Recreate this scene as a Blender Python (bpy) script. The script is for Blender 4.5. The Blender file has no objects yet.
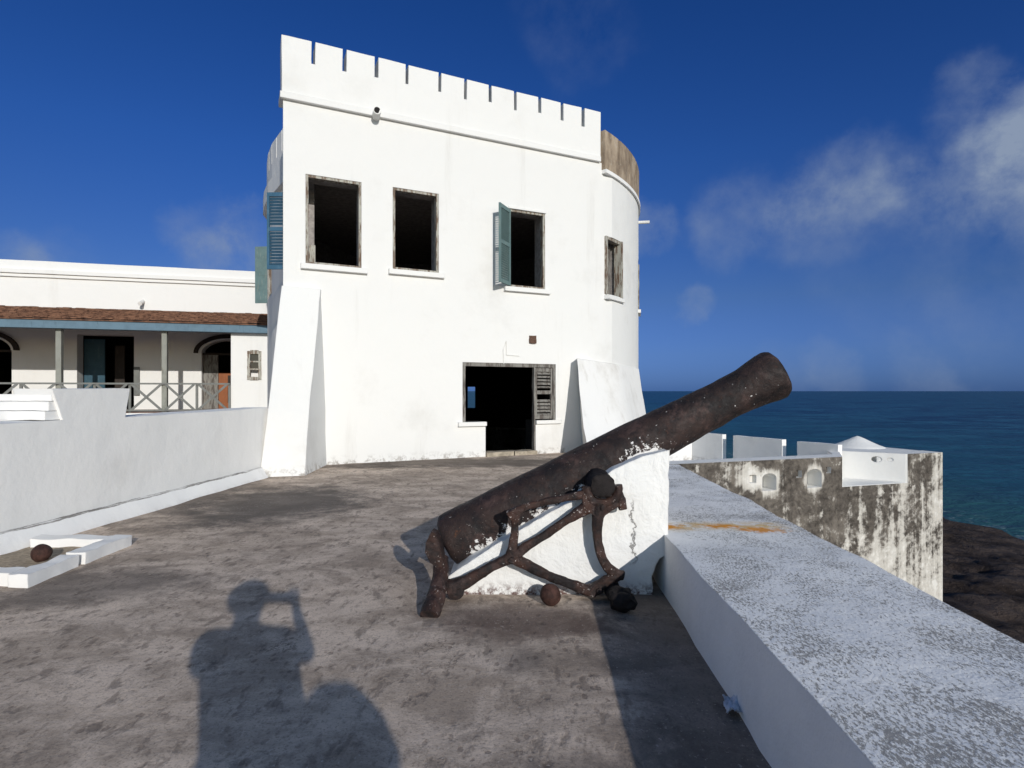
import bpy, bmesh, math, random
from mathutils import Vector, Matrix, noise

random.seed(7)
R = math.radians
sc = bpy.context.scene
COL = sc.collection

# ------------------------------------------------------------------ camera, sky, sun, exposure
F, CX, HY, EYE = 580.0, 512.0, 391.0, 1.55
cam_d = bpy.data.cameras.new('camera')
cam = bpy.data.objects.new('camera', cam_d)
COL.objects.link(cam)
cam.location = (0, 0, EYE)
cam.rotation_euler = (R(90), 0, 0)
cam_d.sensor_width = 36.0
cam_d.lens = 36.0 * F / 1024.0
cam_d.shift_y = (HY - 384.0) / 1024.0
cam_d.clip_start = 0.05
cam_d.clip_end = 80000
sc.camera = cam

SUN_EL, SUN_AZ = 18.2, 22.0         # sun behind the camera, to the right; shadows run away to the left
sx, sy = math.sin(R(SUN_AZ)), -math.cos(R(SUN_AZ))
sun_dir = Vector((sx * math.cos(R(SUN_EL)), sy * math.cos(R(SUN_EL)), math.sin(R(SUN_EL))))
sd = bpy.data.lights.new('sun', 'SUN')
sd.energy = 3.15
sd.angle = R(0.5)
sd.color = (1.0, 0.962, 0.90)
so = bpy.data.objects.new('sun', sd)
COL.objects.link(so)
so.rotation_euler = sun_dir.to_track_quat('Z', 'Y').to_euler()

world = bpy.data.worlds.new('World')
sc.world = world
world.use_nodes = True


def pixdir(px, py):
    return Vector(((px - CX) / F, 1.0, -(py - HY) / F)).normalized()


def build_world():
    nt = world.node_tree
    nt.nodes.clear()
    N, L = nt.nodes.new, nt.links.new
    out = N('ShaderNodeOutputWorld')
    bg = N('ShaderNodeBackground')
    bg.inputs['Strength'].default_value = 0.117
    sky = N('ShaderNodeTexSky')
    sky.sky_type = 'NISHITA'
    sky.sun_disc = False
    sky.sun_elevation = R(SUN_EL)
    sky.sun_rotation = math.atan2(sun_dir.x, sun_dir.y)
    sky.altitude = 20
    sky.air_density = 1.0
    sky.dust_density = 0.35
    sky.ozone_density = 3.0
    hsv = N('ShaderNodeHueSaturation')
    hsv.inputs['Saturation'].default_value = 1.12
    hsv.inputs['Value'].default_value = 1.0
    L(sky.outputs[0], hsv.inputs['Color'])
    tc = N('ShaderNodeTexCoord')
    # clouds: soft banks at fixed bearings in the sky, broken up by fractal noise
    blobs = [(985, 105, 48, 1.0), (1020, 140, 55, .9), (990, 190, 60, .7), (930, 195, 52, .8), (840, 185, 48, .95), (835, 222, 50, .6),
             (742, 222, 46, .75), (697, 318, 22, .85), (642, 232, 30, .9), (205, 225, 34, .55), (235, 245, 36, .7),
             (215, 262, 40, .8), (12, 246, 30, .9), (60, 258, 34, .5), (930, 374, 30, .5), (835, 372, 22, .5), (790, 375, 24, .3),
             (985, 285, 50, .30), (890, 300, 50, .2), (575, 10, 50, .28), (1060, 180, 70, .8)]
    wn = N('ShaderNodeTexNoise')
    wn.inputs['Scale'].default_value = 3.2
    wn.inputs['Detail'].default_value = 7
    wn.inputs['Roughness'].default_value = 0.6
    L(tc.outputs['Generated'], wn.inputs['Vector'])
    wv = N('ShaderNodeVectorMath')
    wv.operation = 'MULTIPLY_ADD'
    L(wn.outputs['Color'], wv.inputs[0])
    wv.inputs[1].default_value = (.24, .24, .24)
    wv.inputs[2].default_value = (-.12, -.12, -.12)
    wd = N('ShaderNodeVectorMath')
    wd.operation = 'ADD'
    L(wv.outputs[0], wd.inputs[0])
    L(tc.outputs['Generated'], wd.inputs[1])
    wz = N('ShaderNodeVectorMath')
    wz.operation = 'NORMALIZE'
    L(wd.outputs[0], wz.inputs[0])
    acc = None
    for (px, py, r, s) in blobs:
        d = pixdir(px, py)
        rad = math.atan(r * d.y / F) * 1.45
        dot = N('ShaderNodeVectorMath')
        dot.operation = 'DOT_PRODUCT'
        L(wz.outputs[0], dot.inputs[0])
        dot.inputs[1].default_value = d
        mr = N('ShaderNodeMapRange')
        mr.interpolation_type = 'SMOOTHERSTEP'
        mr.inputs['From Min'].default_value = math.cos(rad)
        mr.inputs['From Max'].default_value = 1.0
        mr.inputs['To Max'].default_value = s
        L(dot.outputs['Value'], mr.inputs['Value'])
        if acc is None:
            acc = mr.outputs[0]
        else:
            m = N('ShaderNodeMath')
            m.operation = 'ADD'
            L(acc, m.inputs[0])
            L(mr.outputs[0], m.inputs[1])
            acc = m.outputs[0]
    nz = N('ShaderNodeTexNoise')
    nz.inputs['Scale'].default_value = 7.0
    nz.inputs['Detail'].default_value = 9
    nz.inputs['Roughness'].default_value = 0.62
    nz.inputs['Distortion'].default_value = 0.1
    L(tc.outputs['Generated'], nz.inputs['Vector'])
    nm = N('ShaderNodeMapRange')
    nm.inputs['From Min'].default_value = 0.36
    nm.inputs['From Max'].default_value = 0.66
    L(nz.outputs['Fac'], nm.inputs['Value'])
    mul = N('ShaderNodeMath')
    mul.operation = 'MULTIPLY'
    L(acc, mul.inputs[0])
    L(nm.outputs[0], mul.inputs[1])
    sca = N('ShaderNodeMath')
    sca.operation = 'MULTIPLY'
    sca.use_clamp = True
    L(mul.outputs[0], sca.inputs[0])
    sca.inputs[1].default_value = 0.52
    mix = N('ShaderNodeMix')
    mix.data_type = 'RGBA'
    L(sca.outputs[0], mix.inputs[0])
    tint = N('ShaderNodeMix')
    tint.data_type = 'RGBA'
    tint.blend_type = 'MULTIPLY'
    tint.inputs[0].default_value = 1.0
    L(hsv.outputs[0], tint.inputs[6])
    # the deep blue of the sky opposite the sun, which the camera renders saturated down to the horizon
    sepn = N('ShaderNodeSeparateXYZ')
    L(tc.outputs['Generated'], sepn.inputs[0])
    rmp = N('ShaderNodeValToRGB')
    el = rmp.color_ramp.elements
    el[0].position, el[0].color = 0.0, (.098, .226, .84, 1)
    el[1].position, el[1].color = 0.60, (.122, .30, .63, 1)
    for ps, cl in ((.06, (.17, .27, .68, 1)), (.15, (.235, .308, .565, 1)), (.36, (.176, .332, .665, 1))):
        e = el.new(ps)
        e.color = cl
    L(sepn.outputs[2], rmp.inputs[0])
    sdot = N('ShaderNodeVectorMath')
    sdot.operation = 'DOT_PRODUCT'
    L(tc.outputs['Generated'], sdot.inputs[0])
    sdot.inputs[1].default_value = sun_dir
    fr = N('ShaderNodeMapRange')
    fr.interpolation_type = 'SMOOTHSTEP'
    fr.inputs['From Min'].default_value = -0.18
    fr.inputs['From Max'].default_value = 0.35
    L(sdot.outputs['Value'], fr.inputs['Value'])
    tm = N('ShaderNodeMix')
    tm.data_type = 'RGBA'
    L(fr.outputs[0], tm.inputs[0])
    L(rmp.outputs[0], tm.inputs[6])
    tm.inputs[7].default_value = (1.06, 1.0, .93, 1)
    L(tm.outputs[2], tint.inputs[7])
    L(tint.outputs[2], mix.inputs[6])
    mix.inputs[7].default_value = (2.1, 2.65, 3.7, 1)
    L(mix.outputs[2], bg.inputs['Color'])
    L(bg.outputs[0], out.inputs[0])


build_world()
sc.view_settings.view_transform = 'Standard'
sc.view_settings.look = 'None'
sc.view_settings.exposure = 0.0
sc.view_settings.gamma = 1.0
sc.view_settings.use_curve_mapping = False


# ------------------------------------------------------------------ material helpers
class NT:
    """small wrapper that writes node graphs tersely"""

    def __init__(self, name, rough=0.85, spec=0.25):
        self.m = bpy.data.materials.new(name)
        self.m.use_nodes = True
        self.t = self.m.node_tree
        self.b = self.t.nodes['Principled BSDF']
        self.b.inputs['Roughness'].default_value = rough
        self.b.inputs['Specular IOR Level'].default_value = spec
        self.geo = self.t.nodes.new('ShaderNodeNewGeometry')
        self.tc = self.t.nodes.new('ShaderNodeTexCoord')
        self.pos = self.geo.outputs['Position']
        self.nrm = self.geo.outputs['Normal']
        self.obj = self.tc.outputs['Object']

    def n(self, k):
        return self.t.nodes.new(k)

    def put(self, v, sock):
        if isinstance(v, bpy.types.NodeSocket):
            self.t.links.new(v, sock)
        elif isinstance(v, (tuple, list)) and len(v) == 3 and sock.type == 'RGBA':
            sock.default_value = (*v, 1)
        else:
            sock.default_value = v

    def scale(self, vec, s, rot=(0, 0, 0)):
        mp = self.n('ShaderNodeMapping')
        self.put(vec, mp.inputs['Vector'])
        mp.inputs['Scale'].default_value = s if isinstance(s, (tuple, list)) else (s, s, s)
        mp.inputs['Rotation'].default_value = rot
        return mp.outputs[0]

    def noise(self, vec, scale, detail=6, rough=0.6, dist=0.0):
        x = self.n('ShaderNodeTexNoise')
        self.put(vec, x.inputs['Vector'])
        x.inputs['Scale'].default_value = scale
        x.inputs['Detail'].default_value = detail
        x.inputs['Roughness'].default_value = rough
        x.inputs['Distortion'].default_value = dist
        return x.outputs['Fac']

    def warp(self, vec, scale):
        x = self.n('ShaderNodeTexNoise')
        self.put(vec, x.inputs['Vector'])
        x.inputs['Scale'].default_value = scale
        x.inputs['Detail'].default_value = 6
        x.inputs['Roughness'].default_value = .7
        m = self.n('ShaderNodeVectorMath')
        m.operation = 'MULTIPLY'
        self.put(x.outputs['Color'], m.inputs[0])
        m.inputs[1].default_value = (6, 6, 6)
        return m.outputs[0]

    def voro(self, vec, scale, feature='F1'):
        x = self.n('ShaderNodeTexVoronoi')
        x.feature = feature
        self.put(vec, x.inputs['Vector'])
        x.inputs['Scale'].default_value = scale
        return x.outputs['Distance']

    def ramp(self, v, a, b, lo=0.0, hi=1.0, smooth=True):
        x = self.n('ShaderNodeMapRange')
        if smooth:
            x.interpolation_type = 'SMOOTHSTEP'
        self.put(v, x.inputs['Value'])
        x.inputs['From Min'].default_value = a
        x.inputs['From Max'].default_value = b
        x.inputs['To Min'].default_value = lo
        x.inputs['To Max'].default_value = hi
        return x.outputs[0]

    def math(self, op, a, b=None, clamp=False):
        x = self.n('ShaderNodeMath')
        x.operation = op
        x.use_clamp = clamp
        self.put(a, x.inputs[0])
        if b is not None:
            self.put(b, x.inputs[1])
        return x.outputs[0]

    def mix(self, f, a, b, mode='MIX'):
        x = self.n('ShaderNodeMix')
        x.data_type = 'RGBA'
        x.blend_type = mode
        self.put(f, x.inputs[0])
        self.put(a, x.inputs[6])
        self.put(b, x.inputs[7])
        return x.outputs[2]

    def sep(self, v):
        x = self.n('ShaderNodeSeparateXYZ')
        self.put(v, x.inputs[0])
        return x.outputs

    def dist(self, v, p):
        x = self.n('ShaderNodeVectorMath')
        x.operation = 'DISTANCE'
        self.put(v, x.inputs[0])
        x.inputs[1].default_value = p
        return x.outputs['Value']

    def dot(self, v, p):
        x = self.n('ShaderNodeVectorMath')
        x.operation = 'DOT_PRODUCT'
        self.put(v, x.inputs[0])
        x.inputs[1].default_value = p
        return x.outputs['Value']

    def bump(self, h, strength=0.5, distance=0.02, prev=None, bevel=0.0):
        x = self.n('ShaderNodeBump')
        x.inputs['Strength'].default_value = strength
        x.inputs['Distance'].default_value = distance
        self.put(h, x.inputs['Height'])
        if prev is not None:
            self.put(prev, x.inputs['Normal'])
        elif bevel:
            bv = self.n('ShaderNodeBevel')
            bv.samples = 3
            bv.inputs['Radius'].default_value = bevel
            self.put(bv.outputs[0], x.inputs['Normal'])
        return x.outputs[0]

    def done(self, color=None, normal=None, rough=None):
        if color is not None:
            self.put(color, self.b.inputs['Base Color'])
        if normal is not None:
            self.put(normal, self.b.inputs['Normal'])
        if rough is not None:
            self.put(rough, self.b.inputs['Roughness'])
        return self.m


def mat_plaster(name, white=(0.76, 0.755, 0.735), dirt=(0.58, 0.56, 0.52), amount=0.5, lump=0.03, bevel=0.02, foot=None, crease=False):
    g = NT(name, 0.9, 0.15)
    big = g.noise(g.pos, 0.55, 7, 0.65)
    streak = g.noise(g.scale(g.pos, (2.2, 2.2, 0.22)), 1.0, 6, 0.65)
    fine = g.noise(g.pos, 14, 6, 0.7)
    f1 = g.math('MULTIPLY', g.ramp(big, .52, .78), amount)
    f2 = g.math('MULTIPLY', g.ramp(streak, .56, .80), amount)
    c = g.mix(f1, white, dirt)
    c = g.mix(f2, c, dirt)
    c = g.mix(g.ramp(fine, .66, .78, 0, .35 * amount), c, (0.42, 0.39, 0.35))
    if foot is not None:                       # splashed dirt along the foot of the wall
        z = g.sep(g.pos)[2]
        fm = g.math('MULTIPLY', g.ramp(z, foot, foot + .22, 1, 0), g.ramp(g.noise(g.pos, 7, 7, .7), .46, .62))
        c = g.mix(g.math('MULTIPLY', fm, .8), c, (0.27, 0.24, 0.21))
    if crease:                                 # crack where the skirting meets the left wall, shade of its gap painted in
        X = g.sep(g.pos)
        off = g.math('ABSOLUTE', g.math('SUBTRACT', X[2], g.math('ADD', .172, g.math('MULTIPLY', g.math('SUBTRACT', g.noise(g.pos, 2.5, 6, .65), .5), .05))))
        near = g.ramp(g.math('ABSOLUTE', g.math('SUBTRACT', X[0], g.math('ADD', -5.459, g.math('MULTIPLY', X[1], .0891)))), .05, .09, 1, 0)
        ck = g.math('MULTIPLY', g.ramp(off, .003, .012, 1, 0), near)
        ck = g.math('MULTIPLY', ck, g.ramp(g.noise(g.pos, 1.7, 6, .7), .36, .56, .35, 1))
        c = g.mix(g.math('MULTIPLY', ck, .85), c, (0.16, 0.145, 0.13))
    h = g.math('ADD', g.math('MULTIPLY', g.noise(g.pos, 2.3, 3, .5), 1.0), g.math('MULTIPLY', g.noise(g.pos, 20, 6, .65), 0.16))
    nrm = g.bump(h, 0.55, lump, bevel=bevel)
    return g.done(c, nrm)


def mat_flat(name, col, var=0.25, rough=0.7, scale=9, bump=0.2, spec=0.25):
    g = NT(name, rough, spec)
    v = g.noise(g.pos, scale, 6, .65)
    dark = tuple(k * (1 - var) for k in col)
    lite = tuple(min(1, k * (1 + var)) for k in col)
    return g.done(g.mix(g.ramp(v, .3, .7), dark, lite), g.bump(g.noise(g.pos, scale * 5, 5, .6), bump, .01))


M = {}
M['plaster'] = mat_plaster('white_plaster', dirt=(0.60, 0.585, 0.555), amount=.62, foot=0.0)
M['plaster_low'] = mat_plaster('white_limewash_lifted', (0.84, 0.83, 0.81), (0.60, 0.58, 0.55), .5, .03, .015, foot=-.15, crease=True)  # the tower's paint, lightened to make up for weaker sunlight on the wall
M['plaster_worn'] = mat_plaster('flaking_white_plaster', (0.78, 0.77, 0.75), (0.50, 0.47, 0.42), .85, foot=0.0)
M['plaster_clean'] = mat_plaster('clean_white_plaster', (0.77, 0.765, 0.745), amount=.28)
M['interior'] = mat_flat('interior_darkened', (0.014, 0.013, 0.0125), .3, .95)  # near-black colour stands in for the darkness of unlit rooms
M['upper_room'] = mat_flat('upper_room_darkened', (0.30, 0.275, 0.26), .3, .95)  # indoor shade put into the colour, milder than downstairs
M['floor_tile'] = mat_flat('added_dark_floor_tile', (0.16, 0.085, 0.06), .25, .6, 6, .2)  # dark colour chosen to cut bounce light under the verandah roof
M['kerb'] = mat_plaster('scuffed_kerb_paint', (0.80, 0.79, 0.77), (0.47, 0.43, 0.38), .8, .03, .012)
M['ball'] = mat_flat('red_rusted_ball', (0.055, 0.026, 0.020), .5, .7, 22, .6)
M['sand'] = mat_flat('pit_sand', (0.33, 0.27, 0.20), .3, .95, 30, .5)


def m_masonry():
    g = NT('lumpy_limewashed_masonry', .9, .15)
    a = g.noise(g.pos, 5, 5, .55, .6)
    b = g.noise(g.pos, 26, 6, .65)
    c = g.mix(g.ramp(g.noise(g.pos, 3.5, 6, .7), .56, .74, 0, .3), (0.80, 0.795, 0.775), (0.55, 0.53, 0.50))
    z = g.sep(g.pos)[2]
    fm = g.math('MULTIPLY', g.ramp(z, 0.0, .12, 1, 0), g.ramp(g.noise(g.pos, 22, 6, .7), .42, .60))
    c = g.mix(fm, c, (0.13, 0.075, 0.065))
    XX = g.sep(g.pos)
    wob = g.math('MULTIPLY', g.math('SUBTRACT', g.noise(g.pos, 9, 6, .7), .5), .22)
    dx = g.math('ABSOLUTE', g.math('SUBTRACT', g.math('ADD', XX[0], wob), .925))
    crack = g.math('MULTIPLY', g.ramp(dx, .002, .009, 1, 0), g.math('MULTIPLY', g.ramp(z, .20, .30), g.ramp(z, .62, .75, 1, 0)))
    c = g.mix(g.math('MULTIPLY', crack, .7), c, (0.18, 0.16, 0.15))
    h = g.math('SUBTRACT', g.math('ADD', a, g.math('MULTIPLY', b, .25)), g.math('MULTIPLY', crack, .4))
    return g.done(c, g.bump(h, .8, .035, bevel=.02))


M['masonry'] = m_masonry()


def m_coping():
    """white painted coping worn through to gritty grey on its top, with rust runs across it"""
    g = NT('worn_white_coping', .9, .15)
    p = g.pos
    up = g.ramp(g.sep(g.nrm)[2], .55, .8)
    q = g.scale(p, (88, 46, 60), (0, 0, R(-35)))
    grit = g.noise(q, 1.0, 6, .74, .2)
    area = g.noise(p, 1.9, 7, .66, .3)
    thr = g.math('ADD', grit, g.ramp(area, .34, .68, -.095, .085, False))
    worn = g.ramp(thr, .515, .60)
    white = g.mix(g.ramp(g.noise(p, 3, 5, .6), .4, .7, 0, .45), (0.86, 0.855, 0.845), (0.74, 0.735, 0.73))
    grey = g.mix(g.noise(p, 40, 4, .6), (0.15, 0.137, 0.128), (0.32, 0.30, 0.28))
    c = g.mix(g.math('MULTIPLY', worn, g.math('MULTIPLY', up, .8)), white, grey)
    # rust stains
    X = g.sep(p)
    dy = g.math('ABSOLUTE', g.math('SUBTRACT', g.math('ADD', X[1], g.math('MULTIPLY', g.noise(p, 7, 4, .6), .22)), 4.78))
    band = g.math('MULTIPLY', g.ramp(dy, 0.02, .22, 1, 0), g.math('MULTIPLY', g.ramp(X[0], 1.10, 1.30), g.ramp(X[0], 2.05, 2.30, 1, 0)))
    band = g.math('MULTIPLY', band, g.ramp(g.noise(p, 9, 5, .65), .32, .56))
    c = g.mix(g.math('MULTIPLY', band, g.math('MULTIPLY', up, .85)), c, (0.68, 0.45, 0.17))
    core = None
    for (x0, y0) in ((1.68, 4.66), (1.99, 4.53), (1.93, 4.555), (1.22, 4.66)):
        v = g.scale(g.pos, 1.0)
        sub = g.n('ShaderNodeVectorMath')
        sub.operation = 'SUBTRACT'
        g.put(p, sub.inputs[0])
        sub.inputs[1].default_value = (x0, y0, .46)
        d = g.n('ShaderNodeVectorMath')
        d.operation = 'LENGTH'
        g.put(g.scale(sub.outputs[0], (1.0, 2.0, 1)), d.inputs[0])
        dd = g.math('ADD', d.outputs['Value'], g.math('MULTIPLY', g.math('SUBTRACT', g.noise(p, 13, 6, .72, .5), .5), .55))
        k = g.ramp(dd, .05, .20, 1, 0)
        core = k if core is None else g.math('MAXIMUM', core, k)
    c = g.mix(g.math('MULTIPLY', core, g.math('MULTIPLY', up, .9)), c, (0.72, 0.27, 0.012))
    h = g.math('SUBTRACT', g.math('MULTIPLY', g.noise(p, 9, 4, .55), .6), g.math('MULTIPLY', g.math('MULTIPLY', worn, up), .5))
    h = g.math('ADD', h, g.math('MULTIPLY', g.noise(p, 70, 4, .6), .25))
    return g.done(c, g.bump(h, .7, .018, bevel=.012))


M['coping'] = m_coping()


def m_ground():
    g = NT('weathered_terrace_concrete', .95, .12)
    p = g.pos
    big = g.noise(p, .38, 6, .62, .4)
    mid = g.noise(g.scale(p, (1.0, 1.5, 1), (0, 0, R(30))), 1.5, 8, .70, .4)
    sm = g.noise(g.scale(p, (1.7, .8, 1), (0, 0, R(38))), 5.5, 6, .62, .25)
    fine = g.noise(p, 55, 5, .7)
    c = g.mix(g.ramp(mid, .38, .62), (0.38, 0.305, 0.243), (0.66, 0.54, 0.44))
    c = g.mix(g.ramp(big, .50, .66, 0, .7), c, (0.25, 0.20, 0.16))
    # dark worn patches: across the terrace in front of the tower, and along the parapet
    X = g.sep(p)

    def patch(x0, y0, rx, ry, lo, hi, amt, col):
        nonlocal c
        sub = g.n('ShaderNodeVectorMath')
        sub.operation = 'SUBTRACT'
        g.put(p, sub.inputs[0])
        sub.inputs[1].default_value = (x0, y0, 0)
        d = g.n('ShaderNodeVectorMath')
        d.operation = 'LENGTH'
        g.put(g.scale(sub.outputs[0], (1 / rx, 1 / ry, 0)), d.inputs[0])
        dd = g.math('ADD', d.outputs['Value'], g.math('MULTIPLY', g.math('SUBTRACT', mid, .5), 1.6))
        dd = g.math('ADD', dd, g.math('MULTIPLY', g.math('SUBTRACT', sm, .5), .9))
        c = g.mix(g.ramp(dd, lo, hi, amt, 0), c, col)

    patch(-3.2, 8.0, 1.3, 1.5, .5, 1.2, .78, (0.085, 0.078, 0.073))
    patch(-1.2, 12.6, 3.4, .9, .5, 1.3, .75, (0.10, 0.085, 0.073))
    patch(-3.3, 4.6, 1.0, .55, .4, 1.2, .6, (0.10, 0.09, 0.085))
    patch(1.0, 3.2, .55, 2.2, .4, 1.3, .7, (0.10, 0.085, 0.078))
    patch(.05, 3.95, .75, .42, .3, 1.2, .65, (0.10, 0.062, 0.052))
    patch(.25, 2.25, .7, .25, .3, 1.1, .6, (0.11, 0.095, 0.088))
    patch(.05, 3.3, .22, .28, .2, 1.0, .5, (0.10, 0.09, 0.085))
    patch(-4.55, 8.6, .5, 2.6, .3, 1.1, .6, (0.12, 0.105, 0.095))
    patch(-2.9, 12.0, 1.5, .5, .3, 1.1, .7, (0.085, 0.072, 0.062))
    # pits and grit
    pit = g.ramp(sm, .54, .66)
    c = g.mix(g.math('MULTIPLY', pit, .55), c, (0.135, 0.108, 0.09))
    pit2 = g.ramp(g.noise(g.scale(p, (1.7, .8, 1), (0, 0, R(34))), 12, 6, .66, .3), .54, .66)
    c = g.mix(g.math('MULTIPLY', pit2, .42), c, (0.16, 0.128, 0.105))
    c = g.mix(g.ramp(g.noise(p, 28, 6, .72), .57, .68, 0, .45), c, (0.13, 0.104, 0.086))
    vn = g.math('ADD', g.voro(g.scale(p, (1.5, .85, 1), (0, 0, R(36))), 11), g.math('MULTIPLY', g.math('SUBTRACT', g.noise(p, 26, 6, .7), .5), .75))
    hole = g.math('MULTIPLY', g.ramp(vn, .16, .27, 1, 0), g.ramp(g.noise(p, 1.9, 5, .65), .40, .58))
    c = g.mix(g.math('MULTIPLY', hole, .5), c, (0.11, 0.082, 0.07))
    c = g.mix(g.ramp(g.noise(p, 2.6, 9, .78, .2), .53, .66, 0, .5), c, (0.20, 0.165, 0.138))
    chip = g.math('MULTIPLY', g.ramp(g.noise(p, 42, 4, .75), .60, .66), g.ramp(g.noise(p, 1.6, 4, .6), .42, .60))
    c = g.mix(g.math('MULTIPLY', chip, .7), c, (0.66, 0.58, 0.50))
    c = g.mix(g.ramp(g.noise(p, 75, 4, .75), .52, .64, .0, .45), c, (0.12, 0.098, 0.084))
    crk = g.ramp(g.voro(g.mix(.09, g.scale(p, (.50, .40, 1), (0, 0, .5)), g.warp(p, 2.2)), 1.0, 'DISTANCE_TO_EDGE'), 0, .006, 1, 0)
    crk = g.math('MULTIPLY', crk, g.ramp(g.noise(p, 1.1, 3, .5), .50, .6))
    c = g.mix(g.math('MULTIPLY', crk, .7), c, (0.06, 0.05, 0.045))
    h = g.math('ADD', g.math('MULTIPLY', g.noise(p, 10, 6, .7), .55), g.math('MULTIPLY', g.noise(p, 34, 6, .72), .35))
    h = g.math('SUBTRACT', h, g.math('MULTIPLY', pit, .25))
    h = g.math('SUBTRACT', h, g.math('MULTIPLY', crk, .5))
    h = g.math('SUBTRACT', h, g.math('MULTIPLY', hole, .3))
    return g.done(c, g.bump(h, .42, .022))


M['ground'] = m_ground()


def m_iron(name, obj_flecks=False, warm=.5):
    g = NT(name, .68, .35)
    p = g.pos
    a = g.noise(p, 6, 7, .68, .4)
    b = g.noise(p, 24, 6, .7)
    c = g.mix(g.ramp(a, .35, .68), (0.009, 0.0065, 0.007), (0.026 + .03 * warm, 0.018 + .007 * warm, 0.017))
    c = g.mix(g.ramp(b, .58, .74, 0, .6), c, (0.085, 0.042, 0.032))
    c = g.mix(g.ramp(g.noise(p, 3.6, 7, .72), .66, .73, 0, .2 + .5 * warm), c, (0.30, 0.105, 0.025))
    c = g.mix(g.math('MULTIPLY', g.ramp(g.noise(p, 4.5, 8, .74, .3), .51, .66), .75), c, (0.072, 0.043, 0.038))
    if obj_flecks:      # limewash slopped along the lower flank where the masonry cradles the barrel
        X = g.sep(g.obj)
        low = g.ramp(X[2], .03, -.13)
        along = g.math('MULTIPLY', g.ramp(X[0], .05, .2), g.ramp(X[0], 1.75, 2.0, 1, 0))
        s = g.math('ADD', g.noise(g.obj, 21, 7, .72), g.math('MULTIPLY', g.math('MULTIPLY', low, along), .22))
        s = g.math('ADD', s, g.ramp(g.dist(g.obj, (1.66, -.17, -.08)), .0, .26, .21, 0))
        c = g.mix(g.ramp(s, .655, .69), c, (0.72, 0.70, 0.68))
        sp = g.math('MULTIPLY', g.ramp(g.noise(g.obj, 60, 5, .7), .66, .71), g.ramp(g.noise(g.obj, 2.6, 3, .5), .48, .62))
        c = g.mix(g.math('MULTIPLY', sp, .7), c, (0.55, 0.49, 0.45))
    else:
        sp = g.math('MULTIPLY', g.ramp(g.noise(p, 48, 5, .7), .60, .66), g.ramp(g.noise(p, 6, 3, .5), .45, .60))
        c = g.mix(g.math('MULTIPLY', sp, .75), c, (0.62, 0.57, 0.54))
    h = g.math('ADD', g.math('MULTIPLY', a, .7), g.math('MULTIPLY', b, .4))
    return g.done(c, g.bump(h, .95, .02), g.ramp(b, .3, .7, .55, .85))


M['iron_barrel'] = m_iron('pitted_black_iron', True, .25)
M['iron'] = m_iron('rusted_iron', False, .9)
M['iron_black'] = mat_flat('black_iron', (0.013, 0.010, 0.010), .4, .75, 20, .5)


def m_stained():
    """old render streaked with black mould, cream where it has fallen away"""
    g = NT('mould_streaked_render', .95, .1)
    p = g.pos
    nf = g.ramp(g.dot(g.nrm, (0.3013, -0.9535, 0)), .6, .8)
    st = g.noise(g.scale(p, (5.2, 5.2, .30)), 1.0, 9, .70, .2)
    bl = g.noise(p, 1.9, 8, .7, .5)
    fi = g.noise(p, 11, 7, .72)
    X = g.sep(p)
    pale = g.math('ADD', g.math('MULTIPLY', st, .62), g.math('MULTIPLY', bl, .52))
    pale = g.math('SUBTRACT', pale, .030)
    pale = g.math('ADD', pale, g.ramp(g.noise(p, 3.4, 6, .65, .3), .54, .70, 0, .12))
    pale = g.math('ADD', pale, g.ramp(X[2], -3.2, -.1, .13, -.02, False))
    pale = g.math('ADD', pale, g.ramp(X[0], 5.0, 7.4, -.02, .04, False))
    pale = g.math('ADD', pale, g.math('MULTIPLY', g.math('SUBTRACT', fi, .5), .34))
    for q in HOLES:
        pale = g.math('ADD', pale, g.ramp(g.math('ADD', g.dist(p, q), g.math('MULTIPLY', g.math('SUBTRACT', fi, .5), .3)), .10, .30, .22, 0))
    dark = g.mix(g.ramp(fi, .3, .7), (0.040, 0.035, 0.031), (0.135, 0.118, 0.102))
    dark = g.mix(g.ramp(bl, .42, .62, 0, .6), dark, (0.235, 0.208, 0.178))
    c = g.mix(g.ramp(pale, .53, .66), dark, (0.52, 0.495, 0.45))
    c = g.mix(g.ramp(pale, .66, .76), c, (0.67, 0.65, 0.61))
    c = g.mix(nf, (0.78, 0.775, 0.755), c)
    h = g.math('ADD', g.math('MULTIPLY', g.ramp(pale, .5, .6), -.4), g.math('MULTIPLY', fi, .5))
    return g.done(c, g.bump(h, .6, .02, bevel=.015))


def m_brown_parapet():
    g = NT('bare_brown_render', .95, .1)
    p = g.pos
    a = g.noise(g.scale(p, (2, 2, .9)), 1.2, 7, .68)
    c = g.mix(g.ramp(a, .34, .68), (0.21, 0.16, 0.118), (0.46, 0.37, 0.275))
    c = g.mix(g.ramp(g.noise(p, 5, 6, .7), .55, .72, 0, .7), c, (0.47, 0.42, 0.35))
    return g.done(c, g.bump(g.noise(p, 9, 6, .7), .6, .03, bevel=.015))


M['brown_parapet'] = m_brown_parapet()


def m_wood(name, paint, bare, amt=.5, rough=.75):
    g = NT(name, rough, .2)
    p = g.pos
    s = g.noise(g.scale(p, (14, 14, 2.5)), 1.0, 7, .7)
    c = g.mix(g.ramp(s, .62 - .25 * amt, .72 - .2 * amt), paint, bare)
    c = g.mix(g.ramp(g.noise(p, 4, 5, .6), .4, .7, 0, .3), c, tuple(k * .5 for k in paint))
    return g.done(c, g.bump(s, .5, .008))


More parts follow.
